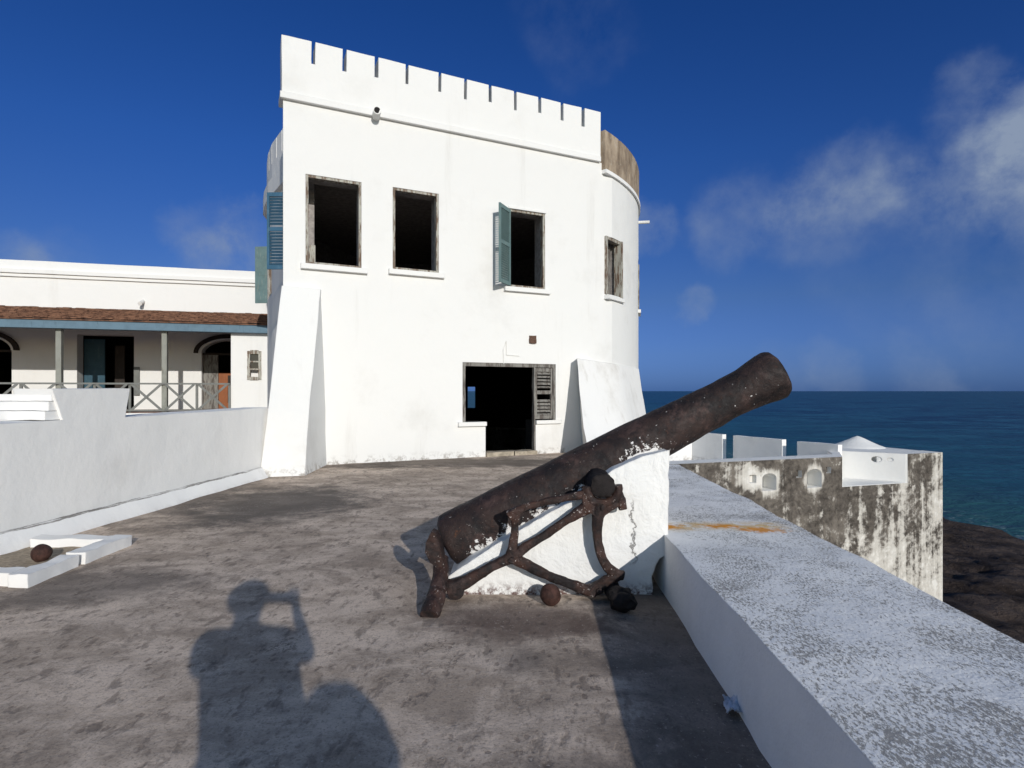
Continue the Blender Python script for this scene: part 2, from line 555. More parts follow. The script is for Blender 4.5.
M['frame_wood'] = m_wood('peeling_window_timber', (0.42, 0.41, 0.36), (0.15, 0.10, 0.07), .75)
M['green_shutter'] = m_wood('faded_green_shutter_paint', (0.14, 0.215, 0.215), (0.22, 0.27, 0.25), .3)
M['blue_shutter'] = m_wood('blue_shutter_paint', (0.05, 0.13, 0.21), (0.10, 0.18, 0.25), .3)
M['grey_shutter'] = m_wood('weathered_grey_timber', (0.24, 0.23, 0.21), (0.10, 0.085, 0.075), .7)
M['fascia'] = m_wood('blue_grey_fascia_paint', (0.13, 0.205, 0.265), (0.10, 0.155, 0.20), .25)
M['post_paint'] = m_wood('grey_post_paint', (0.27, 0.275, 0.245), (0.20, 0.20, 0.175), .3)
M['rail_paint'] = m_wood('grey_rail_paint', (0.19, 0.195, 0.185), (0.13, 0.13, 0.12), .3)
M['door_wood'] = m_wood('orange_brown_door_timber', (0.28, 0.095, 0.036), (0.20, 0.065, 0.024), .3, .5)
M['door_teal'] = m_wood('dark_teal_door_paint', (0.035, 0.085, 0.12), (0.06, 0.11, 0.14), .3, .5)
M['dark_wood'] = m_wood('dark_timber', (0.04, 0.032, 0.028), (0.07, 0.055, 0.045), .3)
M['stone'] = mat_flat('threshold_stone', (0.36, 0.31, 0.24), .3, .9, 7, .5)
M['dark'] = mat_flat('bore_shade', (0.02, 0.018, 0.018), .2, .9)
M['pipe'] = mat_flat('white_drain_pipe', (0.7, 0.69, 0.66), .1, .5)
M['rusty'] = mat_flat('rusty_vent', (0.12, 0.07, 0.05), .5, .9, 60, .6)


def m_glass():
    g = NT('dusty_window_glass', .12, .5)
    return g.done((0.03, 0.032, 0.034))


M['glass'] = m_glass()


def m_tiles():
    g = NT('old_brown_roof_tiles', .9, .15)
    p = g.pos
    a = g.noise(g.scale(p, (5, 5, 9)), 1.0, 5, .6)
    c = g.mix(g.ramp(a, .35, .65), (0.085, 0.045, 0.032), (0.235, 0.125, 0.08))
    c = g.mix(g.ramp(g.noise(p, 13, 5, .7), .58, .7, 0, .6), c, (0.28, 0.20, 0.14))
    return g.done(c, g.bump(g.noise(p, 25, 5, .6), .5, .02))


M['tiles'] = m_tiles()


def m_sea():
    g = NT('deep_sea_water', .38, .12)
    g.b.inputs['IOR'].default_value = 1.33
    p = g.pos
    X = g.sep(p)
    w1 = g.noise(g.scale(p, (.035, .075, 1), (0, 0, R(20))), 1.0, 6, .62, .6)
    w2 = g.noise(g.scale(p, (.28, .55, 1), (0, 0, R(28))), 1.0, 6, .65, .5)
    patch = g.noise(g.scale(p, (.012, .03, 1), (0, 0, R(25))), 1.0, 8, .68, .4)
    c = g.mix(g.ramp(patch, .38, .62), (0.004, 0.038, 0.095), (0.011, 0.080, 0.150))
    c = g.mix(g.ramp(w1, .44, .60, 0, .85), c, (0.026, 0.135, 0.21))
    c = g.mix(g.ramp(w2, .47, .62, 0, .7), c, (0.003, 0.026, 0.066))
    far = g.ramp(X[0], 45, 190, 1, 0)
    c = g.mix(g.math('MULTIPLY', far, .55), c, (0.016, 0.092, 0.115))
    sx_ = g.math('ADD', X[0], g.math('MULTIPLY', g.math('SUBTRACT', g.noise(p, .06, 4, .6), .5), 10.0))
    shallow = g.ramp(sx_, 42, 66, 1, 0)
    c = g.mix(g.math('MULTIPLY', shallow, .75), c, (0.030, 0.100, 0.092))
    foam = g.math('MULTIPLY', g.ramp(sx_, 40.5, 44, 1, 0), g.ramp(g.noise(p, .8, 7, .7, .6), .52, .64))
    foam2 = g.ramp(g.noise(g.scale(p, (.10, .26, 1), (0, 0, R(15))), 1.0, 7, .66, .6), .735, .77)
    c = g.mix(g.math('MULTIPLY', foam, .45), c, (0.45, 0.5, 0.48))
    c = g.mix(g.math('MULTIPLY', foam2, .7), c, (0.6, 0.65, 0.66))
    h = g.math('ADD', g.math('MULTIPLY', w1, 1.6), g.math('MULTIPLY', w2, .5))
    return g.done(c, g.bump(h, .8, 1.6))


M['sea'] = m_sea()


def m_rock():
    g = NT('dark_shore_rock', .95, .12)
    p = g.pos
    a = g.noise(p, .35, 8, .7, .4)
    b = g.noise(p, 2.2, 8, .72)
    c = g.mix(g.ramp(a, .36, .64), (0.030, 0.022, 0.019), (0.10, 0.074, 0.061))
    c = g.mix(g.ramp(b, .54, .72, 0, .6), c, (0.125, 0.095, 0.08))
    c = g.mix(g.ramp(g.noise(p, 5, 6, .7), .63, .7, 0, .7), c, (0.22, 0.19, 0.17))
    h = g.math('ADD', g.math('MULTIPLY', a, 1.2), g.math('MULTIPLY', b, .5))
    return g.done(c, g.bump(h, 1.0, .6))


M['rock'] = m_rock()


# ------------------------------------------------------------------ mesh helpers
def V3(p, z):
    return Vector((p[0], p[1], z))


class MB:
    """collects shapes into one bmesh; build() links them as one object"""

    def __init__(self):
        self.bm = bmesh.new()

    def hull8(self, v):
        """eight corners: bottom loop of four then top loop of four"""
        vs = [self.bm.verts.new(Vector(p)) for p in v]
        for f in ((3, 2, 1, 0), (4, 5, 6, 7), (0, 1, 5, 4), (1, 2, 6, 5), (2, 3, 7, 6), (3, 0, 4, 7)):
            self.bm.faces.new([vs[i] for i in f])
        return self

    def box(self, o, u, v, w, u0, u1, v0, v1, w0, w1):
        o, u, v, w = Vector(o), Vector(u), Vector(v), Vector(w)
        P = lambda a, b, c: o + u * a + v * b + w * c
        return self.hull8([P(u0, v0, w0), P(u1, v0, w0), P(u1, v1, w0), P(u0, v1, w0), P(u0, v0, w1), P(u1, v0, w1), P(u1, v1, w1), P(u0, v1, w1)])

    def abox(self, x0, x1, y0, y1, z0, z1):
        return self.box((0, 0, 0), (1, 0, 0), (0, 1, 0), (0, 0, 1), x0, x1, y0, y1, z0, z1)

    def prism(self, poly, z0, z1):
        a = [self.bm.verts.new((p[0], p[1], z0)) for p in poly]
        b = [self.bm.verts.new((p[0], p[1], z1)) for p in poly]
        self.bm.faces.new(a[::-1])
        self.bm.faces.new(b)
        n = len(poly)
        for i in range(n):
            self.bm.faces.new([a[i], a[(i + 1) % n], b[(i + 1) % n], b[i]])
        return self

    def extrude(self, pts, vec):
        vec = Vector(vec)
        a = [self.bm.verts.new(Vector(p)) for p in pts]
        b = [self.bm.verts.new(Vector(p) + vec) for p in pts]
        self.bm.faces.new(a[::-1])
        self.bm.faces.new(b)
        n = len(pts)
        for i in range(n):
            self.bm.faces.new([a[i], a[(i + 1) % n], b[(i + 1) % n], b[i]])
        return self

    def loft(self, rings, caps=True):
        L = [[self.bm.verts.new(Vector(p)) for p in r] for r in rings]
        n = len(L[0])
        for a, b in zip(L, L[1:]):
            for i in range(n):
                self.bm.faces.new([a[i], a[(i + 1) % n], b[(i + 1) % n], b[i]])
        if caps:
            self.bm.faces.new(L[0][::-1])
            self.bm.faces.new(L[-1])
        return self

    def tube(self, pts, rad, seg=10, flat=1.0, up=(0, 1, 0)):
        pts = [Vector(p) for p in pts]
        rings = []
        for i, p in enumerate(pts):
            t = (pts[min(i + 1, len(pts) - 1)] - pts[max(i - 1, 0)]).normalized()
            upv = Vector(up)
            if abs(t.dot(upv)) > .95:
                upv = Vector((1, 0, 0))
            a = t.cross(upv).normalized()
            b = a.cross(t)
            r = rad[i] if isinstance(rad, (list, tuple)) else rad
            rings.append([p + a * math.cos(k * 2 * math.pi / seg) * r + b * math.sin(k * 2 * math.pi / seg) * r * flat for k in range(seg)])
        return self.loft(rings)

    def bar(self, pts, rad, flat=.6, up=(0, 1, 0)):
        """a cast bar of chamfered rectangular section"""
        pts = [Vector(p) for p in pts]
        sec = [(1, .55), (.72, 1), (-.72, 1), (-1, .55), (-1, -.55), (-.72, -1), (.72, -1), (1, -.55)]
        dense, dr = [], []
        for i in range(len(pts) - 1):
            for k in range(4):
                f = k / 4
                dense.append(pts[i].lerp(pts[i + 1], f))
                dr.append(rad[i] * (1 - f) + rad[i + 1] * f)
        dense.append(pts[-1])
        dr.append(rad[-1])
        for _ in range(3):
            dense = [dense[0]] + [(dense[i - 1] + dense[i] * 2 + dense[i + 1]) / 4 for i in range(1, len(dense) - 1)] + [dense[-1]]
        rings = []
        for i, p in enumerate(dense):
            t = (dense[min(i + 1, len(dense) - 1)] - dense[max(i - 1, 0)]).normalized()
            a = t.cross(Vector(up)).normalized()
            b = a.cross(t)
            rings.append([p + a * (u * dr[i]) + b * (v * dr[i] * flat) for u, v in sec])
        return self.loft(rings)

    def lathe(self, prof, origin, axis, seg=48):
        """prof: (distance along the axis, radius)"""
        axis = Vector(axis).normalized()
        o = Vector(origin)
        up = Vector((0, 0, 1)) if abs(axis.z) < .9 else Vector((1, 0, 0))
        a = axis.cross(up).normalized()
        b = axis.cross(a)
        rings = [[o + axis * s + (a * math.cos(k * 2 * math.pi / seg) + b * math.sin(k * 2 * math.pi / seg)) * max(r, .0005) for k in range(seg)] for s, r in prof]
        return self.loft(rings)

    def sphere(self, c, r, sub=4, amp=0.0, sc_=(1, 1, 1)):
        m = Matrix.Translation(Vector(c)) @ Matrix.Diagonal((*sc_, 1))
        ret = bmesh.ops.create_icosphere(self.bm, subdivisions=sub, radius=r, matrix=m)
        if amp:
            for v in ret['verts']:
                d = (v.co - Vector(c))
                v.co += d.normalized() * amp * noise.noise(v.co * (1.2 / r))
        return self

    def slice(self, step, axes='xyz'):
        bm = self.bm
        for i, ax in enumerate('xyz'):
            if ax not in axes:
                continue
            st = step[i] if isinstance(step, (tuple, list)) else step
            lo = min(v.co[i] for v in bm.verts)
            hi = max(v.co[i] for v in bm.verts)
            k = math.ceil((lo + 1e-4) / st)
            nrm = Vector((0, 0, 0))
            nrm[i] = 1
            while k * st < hi - 1e-4:
                co = Vector((0, 0, 0))
                co[i] = k * st
                bmesh.ops.bisect_plane(bm, geom=bm.verts[:] + bm.edges[:] + bm.faces[:], plane_co=co, plane_no=nrm)
                k += 1
        return self

    def rough(self, amp, freq, amp2=0.0, freq2=0.0):
        for v in self.bm.verts:
            d = noise.noise_vector(v.co * freq) * amp
            if amp2:
                d += noise.noise_vector(v.co * freq2 + Vector((7, 3, 1))) * amp2
            v.co += d
        return self

    def build(self, name, mat, parent=None, smooth=False, angle=None):
        bmesh.ops.remove_doubles(self.bm, verts=self.bm.verts[:], dist=1e-5)
        bmesh.ops.recalc_face_normals(self.bm, faces=self.bm.faces[:])
        me = bpy.data.meshes.new(name)
        self.bm.to_mesh(me)
        self.bm.free()
        if smooth:
            for p in me.polygons:
                p.use_smooth = True
            if angle:
                me.set_sharp_from_angle(angle=R(angle))
        for m in (mat if isinstance(mat, (list, tuple)) else [mat]):
            me.materials.append(m)
        o = bpy.data.objects.new(name, me)
        COL.objects.link(o)
        if parent is not None:
            adopt(o, parent)
        return o


def world_loc(o):
    return (world_loc(o.parent) if o.parent else Vector((0, 0, 0))) + (Vector(o['_loc']) if '_loc' in o else Vector((0, 0, 0)))


def adopt(o, parent):
    """parent o, whose mesh is in world coordinates, without moving it (things are unrotated Empties)"""
    top = parent
    while top.parent:
        top = top.parent
    o.parent = parent
    if parent is top and parent.type == 'EMPTY':
        o.matrix_parent_inverse = Matrix.Translation(parent.location).inverted()
    return o


def thing(name, label, cat, loc=(0, 0, 0), group=None):
    o = bpy.data.objects.new(name, None)
    o.empty_display_size = .2
    COL.objects.link(o)
    o.location = loc
    return tag(o, label, cat, group)


def tag(o, label, cat, group=None):
    o['label'] = label
    o['category'] = cat
    if group:
        o['group'] = group
    return o


def structure(o, kind='structure'):
    o['kind'] = kind
    return o


def cut(o, cutters):
    """boolean-subtract a list of MBs from object o, baking the result into its mesh"""
    tmp = []
    for c in cutters:
        t = c.build('cutter', M['plaster'])
        tmp.append(t)
        md = o.modifiers.new('cut', 'BOOLEAN')
        md.operation = 'DIFFERENCE'
        md.solver = 'EXACT'
        md.object = t
    dg = bpy.context.evaluated_depsgraph_get()
    me = bpy.data.meshes.new_from_object(o.evaluated_get(dg))
    o.modifiers.clear()
    old = o.data
    o.data = me
    bpy.data.meshes.remove(old)
    me.name = o.name
    for t in tmp:
        d = t.data
        bpy.data.objects.remove(t)
        bpy.data.meshes.remove(d)
    return o


Z = Vector((0, 0, 1))


def rough_obj(o, step, amp, freq):
    b = MB()
    b.bm.from_mesh(o.data)
    b.slice(step).rough(amp, freq, amp * .4, freq * 5)
    b.bm.to_mesh(o.data)
    b.bm.free()




def at(px, py, Y):
    return Vector(((px - CX) / F * Y, Y, EYE - (py - HY) / F * Y))


# ------------------------------------------------------------------ setting: terrace, court, shore, sea
def grid_sheet(name, x0, x1, y0, y1, nx, ny, zf, mat, smooth=True):
    bm = bmesh.new()
    vs = [[bm.verts.new((x0 + (x1 - x0) * i / nx, y0 + (y1 - y0) * j / ny, zf(x0 + (x1 - x0) * i / nx, y0 + (y1 - y0) * j / ny))) for i in range(nx + 1)] for j in range(ny + 1)]
    for j in range(ny):
        for i in range(nx):
            bm.faces.new([vs[j][i], vs[j][i + 1], vs[j + 1][i + 1], vs[j + 1][i]])
    me = bpy.data.meshes.new(name)
    bm.to_mesh(me)
    bm.free()
    for p in me.polygons:
        p.use_smooth = smooth
    me.materials.append(mat)
    o = bpy.data.objects.new(name, me)
    COL.objects.link(o)
    return o


def ground_z(x, y):
    return .012 * noise.noise(Vector((x * .7, y * .7, 0))) + .006 * noise.noise(Vector((x * 2.3, y * 2.3, 5)))


terrace = structure(grid_sheet('terrace', -5.6, 1.75, -14, 15.2, 90, 340, ground_z, M['ground']))
b = MB()
b.prism([(-60, -14), (1.7, -14), (1.7, 8.6), (2.4, 8.7), (2.4, 13), (1.5, 28), (-60, 40)], -9, -.06)
fort_base = structure(b.build('fort_base', M['plaster_low']))
structure(grid_sheet('courtyard', -30, -5.2, -6, 22, 40, 40, lambda x, y: -.02 + .01 * noise.noise(Vector((x, y, 0))), M['ground']))

SEA = -10.0


def shore_z(x, y):
    edge = 40 + 2.6 * noise.noise(Vector((y * .07, 3, 0))) + 1.2 * noise.noise(Vector((y * .3, 9, 0)))
    z = SEA - .1 + (edge - x) * .12
    amp = min(1.0, max(.12, (edge - x) / 9))
    p = Vector((x * .16, y * .16, 0))
    z += .5 * amp * (1.2 * noise.fractal(p, 1.0, 2.1, 5) + .55 * (.4 - abs(noise.noise(p * 4))) + .42 * (.4 - abs(noise.noise(p * 9 + Vector((3, 1, 0))))) + .22 * (.4 - abs(noise.noise(p * 19))))
    if x > edge:
        z -= (x - edge) * .25
    return z


def uneven_sheet(name, xs, ys, zf, mat):
    nx = len(xs)
    vs = [(x, y, zf(x, y)) for y in ys for x in xs]
    fs = [(j * nx + i, j * nx + i + 1, (j + 1) * nx + i + 1, (j + 1) * nx + i) for j in range(len(ys) - 1) for i in range(nx - 1)]
    me = bpy.data.meshes.new(name)
    me.from_pydata(vs, [], fs)
    for p in me.polygons:
        p.use_smooth = True
    me.materials.append(mat)
    o = bpy.data.objects.new(name, me)
    COL.objects.link(o)
    return o


structure(uneven_sheet('rocky_shore', [-70 + 2 * i for i in range(37)] + [4 + .28 * i for i in range(1, 190)], [-40 + 1.2 * j for j in range(40)] + [8 + .3 * j for j in range(290)], shore_z, M['rock']))
b = MB()
S_ = 40000
b.bm.faces.new([b.bm.verts.new(p) for p in ((-S_, -S_, SEA), (S_, -S_, SEA), (S_, S_, SEA), (-S_, S_, SEA))])
structure(b.build('sea', M['sea']))

# ------------------------------------------------------------------ round tower with a flat front
UF = Vector((.9036, .4283, 0))          # along the front, to the right
NF = Vector((.4283, -.9036, 0))         # out of the front, towards the terrace
AF = Vector((-4.661, 11.805, 0))        # left corner


def facY(px):
    return 14.015 / (1 - .474 * (px - CX) / F)


def fac(px, py):
    Y = facY(px)
    p = at(px, py, Y)
    return (p - AF).dot(UF), p.z


def fbox(b, u0, u1, n0, n1, z0, z1):
    return b.box(AF, UF, NF, Z, u0, u1, n0, n1, z0, z1)


def frect(l, t1, r, t2, b1, b2):
    u0, za = fac(l, t1)
    u1, zb = fac(r, t2)
    _, zc = fac(l, b1)
    _, zd = fac(r, b2)
    return u0, u1, (zc + zd) / 2, (za + zb) / 2


W1 = frect(305.6, 174.5, 361.4, 181.7, 264, 268.5)
W2 = frect(392.8, 187, 438.7, 194, 269.6, 273.4)
W3 = frect(507.5, 208.5, 545, 213.7, 287, 289.5)
DU = frect(462.6, 363, 555.6, 363.6, 422, 420)
DD = frect(485.6, 400, 535.6, 400, 453.5, 452)
CC, RR = Vector((-2.9, 19.7, 0)), 7.03
foot = [(AF.x, AF.y), (2.27, 15.09)]
for k in range(1, 61):
    a = R(-40.6 + (126 + 40.6) * k / 60)
    foot.append((CC.x + RR * math.cos(a), CC.y + RR * math.sin(a)))
foot += [(-7.9, 22), (-7.75, 19.5), (-7.38, 17.5), (-6.6, 16.0), (-5.6, 14.6), (-5.0, 13.0)]


def offset(poly, d):
    n = len(poly)
    out = []
    for i in range(n):
        p0, p1, p2 = (Vector((*poly[(i + k) % n], 0)) for k in (-1, 0, 1))
        e1, e2 = (p1 - p0).normalized(), (p2 - p1).normalized()
        n1, n2 = Vector((-e1.y, e1.x, 0)), Vector((-e2.y, e2.x, 0))
        m = (n1 + n2).normalized()
        s = d / max(.35, m.dot(n1))
        q = p1 + m * s
        out.append((q.x, q.y))
    return out


tower = thing('fort_tower', 'white round-backed fort tower with a flat battlemented front at the end of the terrace', 'tower', (-1.2, 13.4, 0))
ROOF = 7.5
wb = MB().prism(foot, -3, ROOF)
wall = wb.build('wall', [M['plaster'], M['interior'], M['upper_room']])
inn = offset(foot, .55)
cut(fort_base, [MB().prism(inn, -2.4, 1), fbox(MB(), DD[0] - .02, DD[1] + .02, -.9, -.2, -1.3, 1)])
tb_ = bmesh.new()                         # the terrace stops at the tower's front
tb_.from_mesh(terrace.data)
bmesh.ops.bisect_plane(tb_, geom=tb_.verts[:] + tb_.edges[:] + tb_.faces[:], plane_co=AF - NF * .2, plane_no=-NF, clear_outer=True)
tb_.to_mesh(terrace.data)
tb_.free()
cutters = [MB().prism(inn, -2.4, 3.75), MB().prism(inn, 4.0, 7.25)]
for w in (W1, W2, W3):
    cutters.append(fbox(MB(), w[0], w[1], -.9, .4, w[2], w[3]))
cutters.append(fbox(MB(), DU[0], DU[1], -.9, .4, DU[2], DU[3]))
cutters.append(fbox(MB(), DD[0], DD[1], -.9, .4, -1.3, DU[3] - .3))
# window on the round flank (and a second one further round)


def flank_frame(px, Yguess):
    p = at(px, HY, Yguess)
    d = Vector((p.x - CC.x, p.y - CC.y, 0)).normalized()
    o = CC + d * RR
    t = Vector((-d.y, d.x, 0))
    return o, t, d


FW1 = flank_frame(610, 15.6)
FW2 = flank_frame(637, 18.3)
for (o, t, d) in (FW1, FW2):
    cutters.append(MB().box(o, t, d, Z, -.42, .42, -.9, .5, 4.1, 5.62))
# opening in the far side through which the sea shows
cutters.append(MB().abox(-2.03, -1.66, 25, 28, .78, 1.74))
# window in the left flank
cutters.append(MB().abox(-7.9, -5.9, 16.3, 17.5, 4.3, 5.95))
cutters.append(MB().abox(-5.9, -4.4, 13.05, 14.1, 4.3, 5.95))
cut(wall, cutters)
# faces in the rooms and deep reveals get colours darkened for indoor shade
me = wall.data
if len(me.materials) < 2:
    me.materials.clear()
    me.materials.append(M['plaster'])
    me.materials.append(M['interior'])
if len(me.materials) < 3:
    me.materials.append(M['upper_room'])
inn2 = offset(foot, .12)


def inside(p, poly):
    c = False
    n = len(poly)
    for i in range(n):
        a, q = poly[i], poly[(i + 1) % n]
        if (a[1] > p[1]) != (q[1] > p[1]) and p[0] < (q[0] - a[0]) * (p[1] - a[1]) / (q[1] - a[1]) + a[0]:
            c = not c
    return c


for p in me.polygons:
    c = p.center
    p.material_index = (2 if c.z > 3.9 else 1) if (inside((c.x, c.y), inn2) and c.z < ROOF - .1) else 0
for p in me.polygons:
    p.use_smooth = True
me.set_sharp_from_angle(angle=R(14))
adopt(wall, tower)

# front parapet with narrow slits, cut out of one slab
Lf = (Vector((2.27, 15.09, 0)) - AF).dot(UF)
PT = 8.79
b = MB()
fbox(b, -.03, Lf + .02, -.36, .035, 7.62, PT)
par = b.build('front_parapet', M['plaster_clean'])
cs = []
for px in (313.2, 344.5, 376.2, 406.6, 439.5, 465.0, 489.7, 514.7, 539.2, 561.2, 582.4):
    u, _ = fac(px, 100)
    w = .033 + .014 * random.random()
    cs.append(fbox(MB(), u - w, u + w, -.5, .2, PT - .43 + random.uniform(-.05, .05), PT + .2))
cut(par, cs)
rough_obj(par, .35, .010, 1.3)
adopt(par, tower)
b = MB()
fbox(b, -.06, Lf + .0, -.4, .085, 7.49, 7.618)
b.build('string_course', M['plaster_clean'], tower)

# bare brown parapet on the right flank, pale one on the left flank


def arc_parapet(pts, z0, z1, thick, gaps, gapw, gapd, name, mat, parent):
    """curved parapet along pts (outer line); slits at path distances gaps"""
    pts = [Vector((*p, 0)) for p in pts]
    b = MB()
    outer, inner = [], []
    for i, p in enumerate(pts):
        t = (pts[min(i + 1, len(pts) - 1)] - pts[max(i - 1, 0)]).normalized()
        n = Vector((-t.y, t.x, 0))
        outer.append(p)
        inner.append(p + n * thick)
    poly = outer + inner[::-1]
    b.prism([(q.x, q.y) for q in poly], z0, z1)
    o = b.build(name, mat)
    cs = []
    acc = 0
    for a, q in zip(pts, pts[1:]):
        L = (q - a).length
        for g_ in gaps:
            if acc <= g_ < acc + L:
                c = a + (q - a) * ((g_ - acc) / L)
                t = (q - a).normalized()
                n = Vector((-t.y, t.x, 0))
                cs.append(MB().box(c, t, n, Z, -gapw, gapw, -.3, thick + .3, z1 - gapd, z1 + .3))
        acc += L
    if cs:
        cut(o, cs)
    return adopt(o, parent)


def arc(a0, a1, n, rad):
    return [(CC.x + rad * math.cos(R(a0 + (a1 - a0) * k / n)), CC.y + rad * math.sin(R(a0 + (a1 - a0) * k / n))) for k in range(n + 1)]


arc_parapet(arc(-41.0, 60, 40, RR + .02), 7.32, 8.34, .34, [.78 * k for k in range(1, 15)], .035, .68, 'brown_parapet', M['brown_parapet'], tower)
b = MB()
ring = arc(-41.0, 60, 40, RR + .06)
ring2 = arc(-41.0, 60, 40, RR - .2)
b.prism(ring + ring2[::-1], 7.22, 7.318)
b.build('flank_cornice', M['plaster_low'], tower)
lf = [(-7.0, 25.3), (-7.92, 22), (-7.77, 19.5), (-7.55, 18.3), (-7.40, 17.5), (-7.05, 16.75), (-6.62, 16.0), (-6.1, 15.28), (-5.62, 14.6), (-5.02, 13.0)]
arc_parapet(lf, 7.3, 8.38, .3, [5.2 + .55 * k for k in range(0, 14)], .03, .55, 'left_parapet', M['plaster_clean'], tower)
b = MB()
lo_ = [(x - .10, y - .03) for x, y in lf]
li_ = [(x + .2, y + .05) for x, y in lf]
b.prism(lo_ + li_[::-1], 6.85, 7.298)
b.build('left_cornice', M['plaster_clean'], tower)


# windows: weathered frames, sills
def window(w, sill=True):
    b = MB()
    t, n0, n1 = .055, -.14, -.008
    u0, u1, z0, z1 = w
    e = .002
    fbox(b, u0 + e, u0 + t, n0, n1, z0 + e, z1 - e)
    fbox(b, u1 - t, u1 - e, n0, n1, z0 + e, z1 - e)
    fbox(b, u0 + t, u1 - t, n0, n1 - .004, z1 - t, z1 - e)
    fbox(b, u0 + t, u1 - t, n0, n1 - .004, z0 + e, z0 + t)
    b.slice(.16, 'z').rough(.006, 9)
    fr = b.build('window_frame', M['frame_wood'], tower)
    if sill:
        b = MB()
        fbox(b, u0 - .1, u1 + .12, -.05, .09, z0 - .11, z0 - .002)
        b.build('sill', M['plaster_clean'], fr)
    return fr


f1 = window(W1)
f2 = window(W2)
f3 = window(W3)
b = MB()
fbox(b, W1[0] + .09, W1[0] + .22, -.42, -.25, W1[2] + .03, W1[2] + .46)
b.build('casement', M['frame_wood'], f1)
# slim lintel above the third window
b = MB()
fbox(b, W3[0] + .02, W3[1] + .02, -.05, .03, W3[3] + .003, W3[3] + .05)
b.build('lintel', M['plaster_clean'], f3)


def flank_window(o, t, d, glass=False):
    b = MB()
    b.box(o, t, d, Z, -.44, -.36, -.2, -.02, 4.1, 5.62)
    b.box(o, t, d, Z, .36, .44, -.2, .03, 4.0, 5.62)
    b.box(o, t, d, Z, -.36, .36, -.2, -.02, 5.54, 5.62)
    b.slice(.2, 'z').rough(.006, 9)
    fr = b.build('window_frame', M['frame_wood'], tower)
    b = MB()
    b.box(o, t, d, Z, .05, .32, -.34, -.30, 4.1, 5.54)
    b.build('casement', M['grey_shutter'], fr)
    b = MB()
    b.box(o, t, d, Z, -.46, .5, -.1, .07, 3.96, 4.06)
    b.build('sill', M['plaster_clean'], fr)


flank_window(*FW1)
flank_window(*FW2)


def shutter(hinge, along, width, z0, z1, mat, louvre=.05, parent=tower, name='shutter', broken=False):
    """a louvred leaf: stiles, rails and tilted slats"""
    h = Vector((hinge[0], hinge[1], 0))
    a = Vector((along[0], along[1], 0)).normalized()
    n = Vector((-a.y, a.x, 0))
    b = MB()
    th, st = .022, .055
    b.box(h, a, n, Z, 0, st, -th, th, z0, z1)
    b.box(h, a, n, Z, width - st, width, -th, th, z0, z1)
    zm = z0 + (z1 - z0) * .52
    for zz in (z0, zm - .04, z1 - .09):
        b.box(h, a, n, Z, st, width - st, -th * .9, th * .9, zz, zz + .09)
    z = z0 + .11
    k = 0
    while z < z1 - .12:
        if not (zm - .07 < z < zm + .06) and not (broken and k in (5, 6)):
            tilt = random.uniform(-.15, .3) if broken else 0
            q = Vector((0, 0, 1)) * math.cos(.7 + tilt) + n * math.sin(.7 + tilt)
            r = a.cross(q).normalized()
            c = h + Z * z
            b.box(c, a, q, r, st, width - st, -louvre * .42, louvre * .42, -.004, .004)
        z += louvre
        k += 1
    return b.build(name, mat, parent)


hx = at(510, HY, 14.0)
shutter((hx.x, hx.y - .03), (-.264, -.6), .60, W3[2] + .02, W3[3] - .03, M['green_shutter'], .055, f3)
shutter((-4.96, 13.0), (-1, .02), .53, 4.28, 6.0, M['blue_shutter'], .07)
b = MB()
b.box((-7.36, 17.85, 0), (-1, .1, 0), (.1, 1, 0), Z, 0, .56, -.025, .025, 4.26, 6.0)
for z0, z1 in ((4.34, 4.98), (5.10, 5.92)):
    b.box((-7.36, 17.85, 0), (-1, .1, 0), (.1, 1, 0), Z, .07, .49, -.032, -.0251, z0, z1)
b.build('shutter', M['green_shutter'], tower)
# jamb boards of the left flank windows
b = MB()
b.abox(-7.30, -7.2, 17.38, 17.48, 4.3, 5.95)
b.build('window_frame', M['frame_wood'], tower)

# doorway: timber frame, closed louvred leaf on the right, worn stone threshold
b = MB()
t = .06
fbox(b, DU[0] + .002, DU[0] + .075, -.16, -.012, DU[2], DU[3] - .002)
fbox(b, DU[0] + .075, DU[1] - .002, -.16, -.016, DU[3] - .085, DU[3] - .002)
fbox(b, DU[1] - .06, DU[1] - .002, -.16, -.012, DU[2], DU[3] - .085)
fbox(b, DD[1] - .038, DD[1] - .003, -.12, -.010, .05, DU[3] - .085)
b.slice(.2, 'z').rough(.008, 7)
door = b.build('door_frame', M['grey_shutter'], tower)
o0 = AF + UF * (DD[1] + .005) + NF * (-.06)
shutter((o0.x, o0.y), (UF.x, UF.y), DU[1] - DD[1] - .07, DU[2] + .03, DU[3] - .1, M['grey_shutter'], .085, tower, 'shutter', True)
b = MB()
fbox(b, DU[0] - .12, DD[0] + .004, -.1, .07, DU[2] - .10, DU[2] - .002)
b.build('sill', M['plaster_clean'], tower)
b = MB()
fbox(b, DD[1] + .0, DU[1] + .14, -.1, .06, DU[2] - .09, DU[2] - .002)
b.build('sill', M['plaster_clean'], tower)
b = MB()
um = (DD[0] + DD[1]) / 2 + .05
fbox(b, DD[0] + .005, um - .01, -.22, .09, -.3, .10)
fbox(b, um + .01, DD[1] - .005, -.22, .11, -.3, .095)
b.slice(.12).rough(.012, 6)
b.build('threshold', M['stone'], tower)
# small vent above the door with its cable
u, z = fac(532.3, 339.5)
b = MB()
fbox(b, u - .09, u + .09, -.02, .05, z - .10, z + .09)
b.slice(.05).rough(.014, 14)
b.build('vent', M['rusty'], tower)
b = MB()
pts = [fac(px, py) for px, py in ((503.5, 364), (503, 350), (506, 341), (506.3, 355), (519, 356))]
b.tube([AF + UF * q[0] + NF * .012 + Z * q[1] for q in pts], .010, 6)
b.build('cable', M['pipe'], tower)
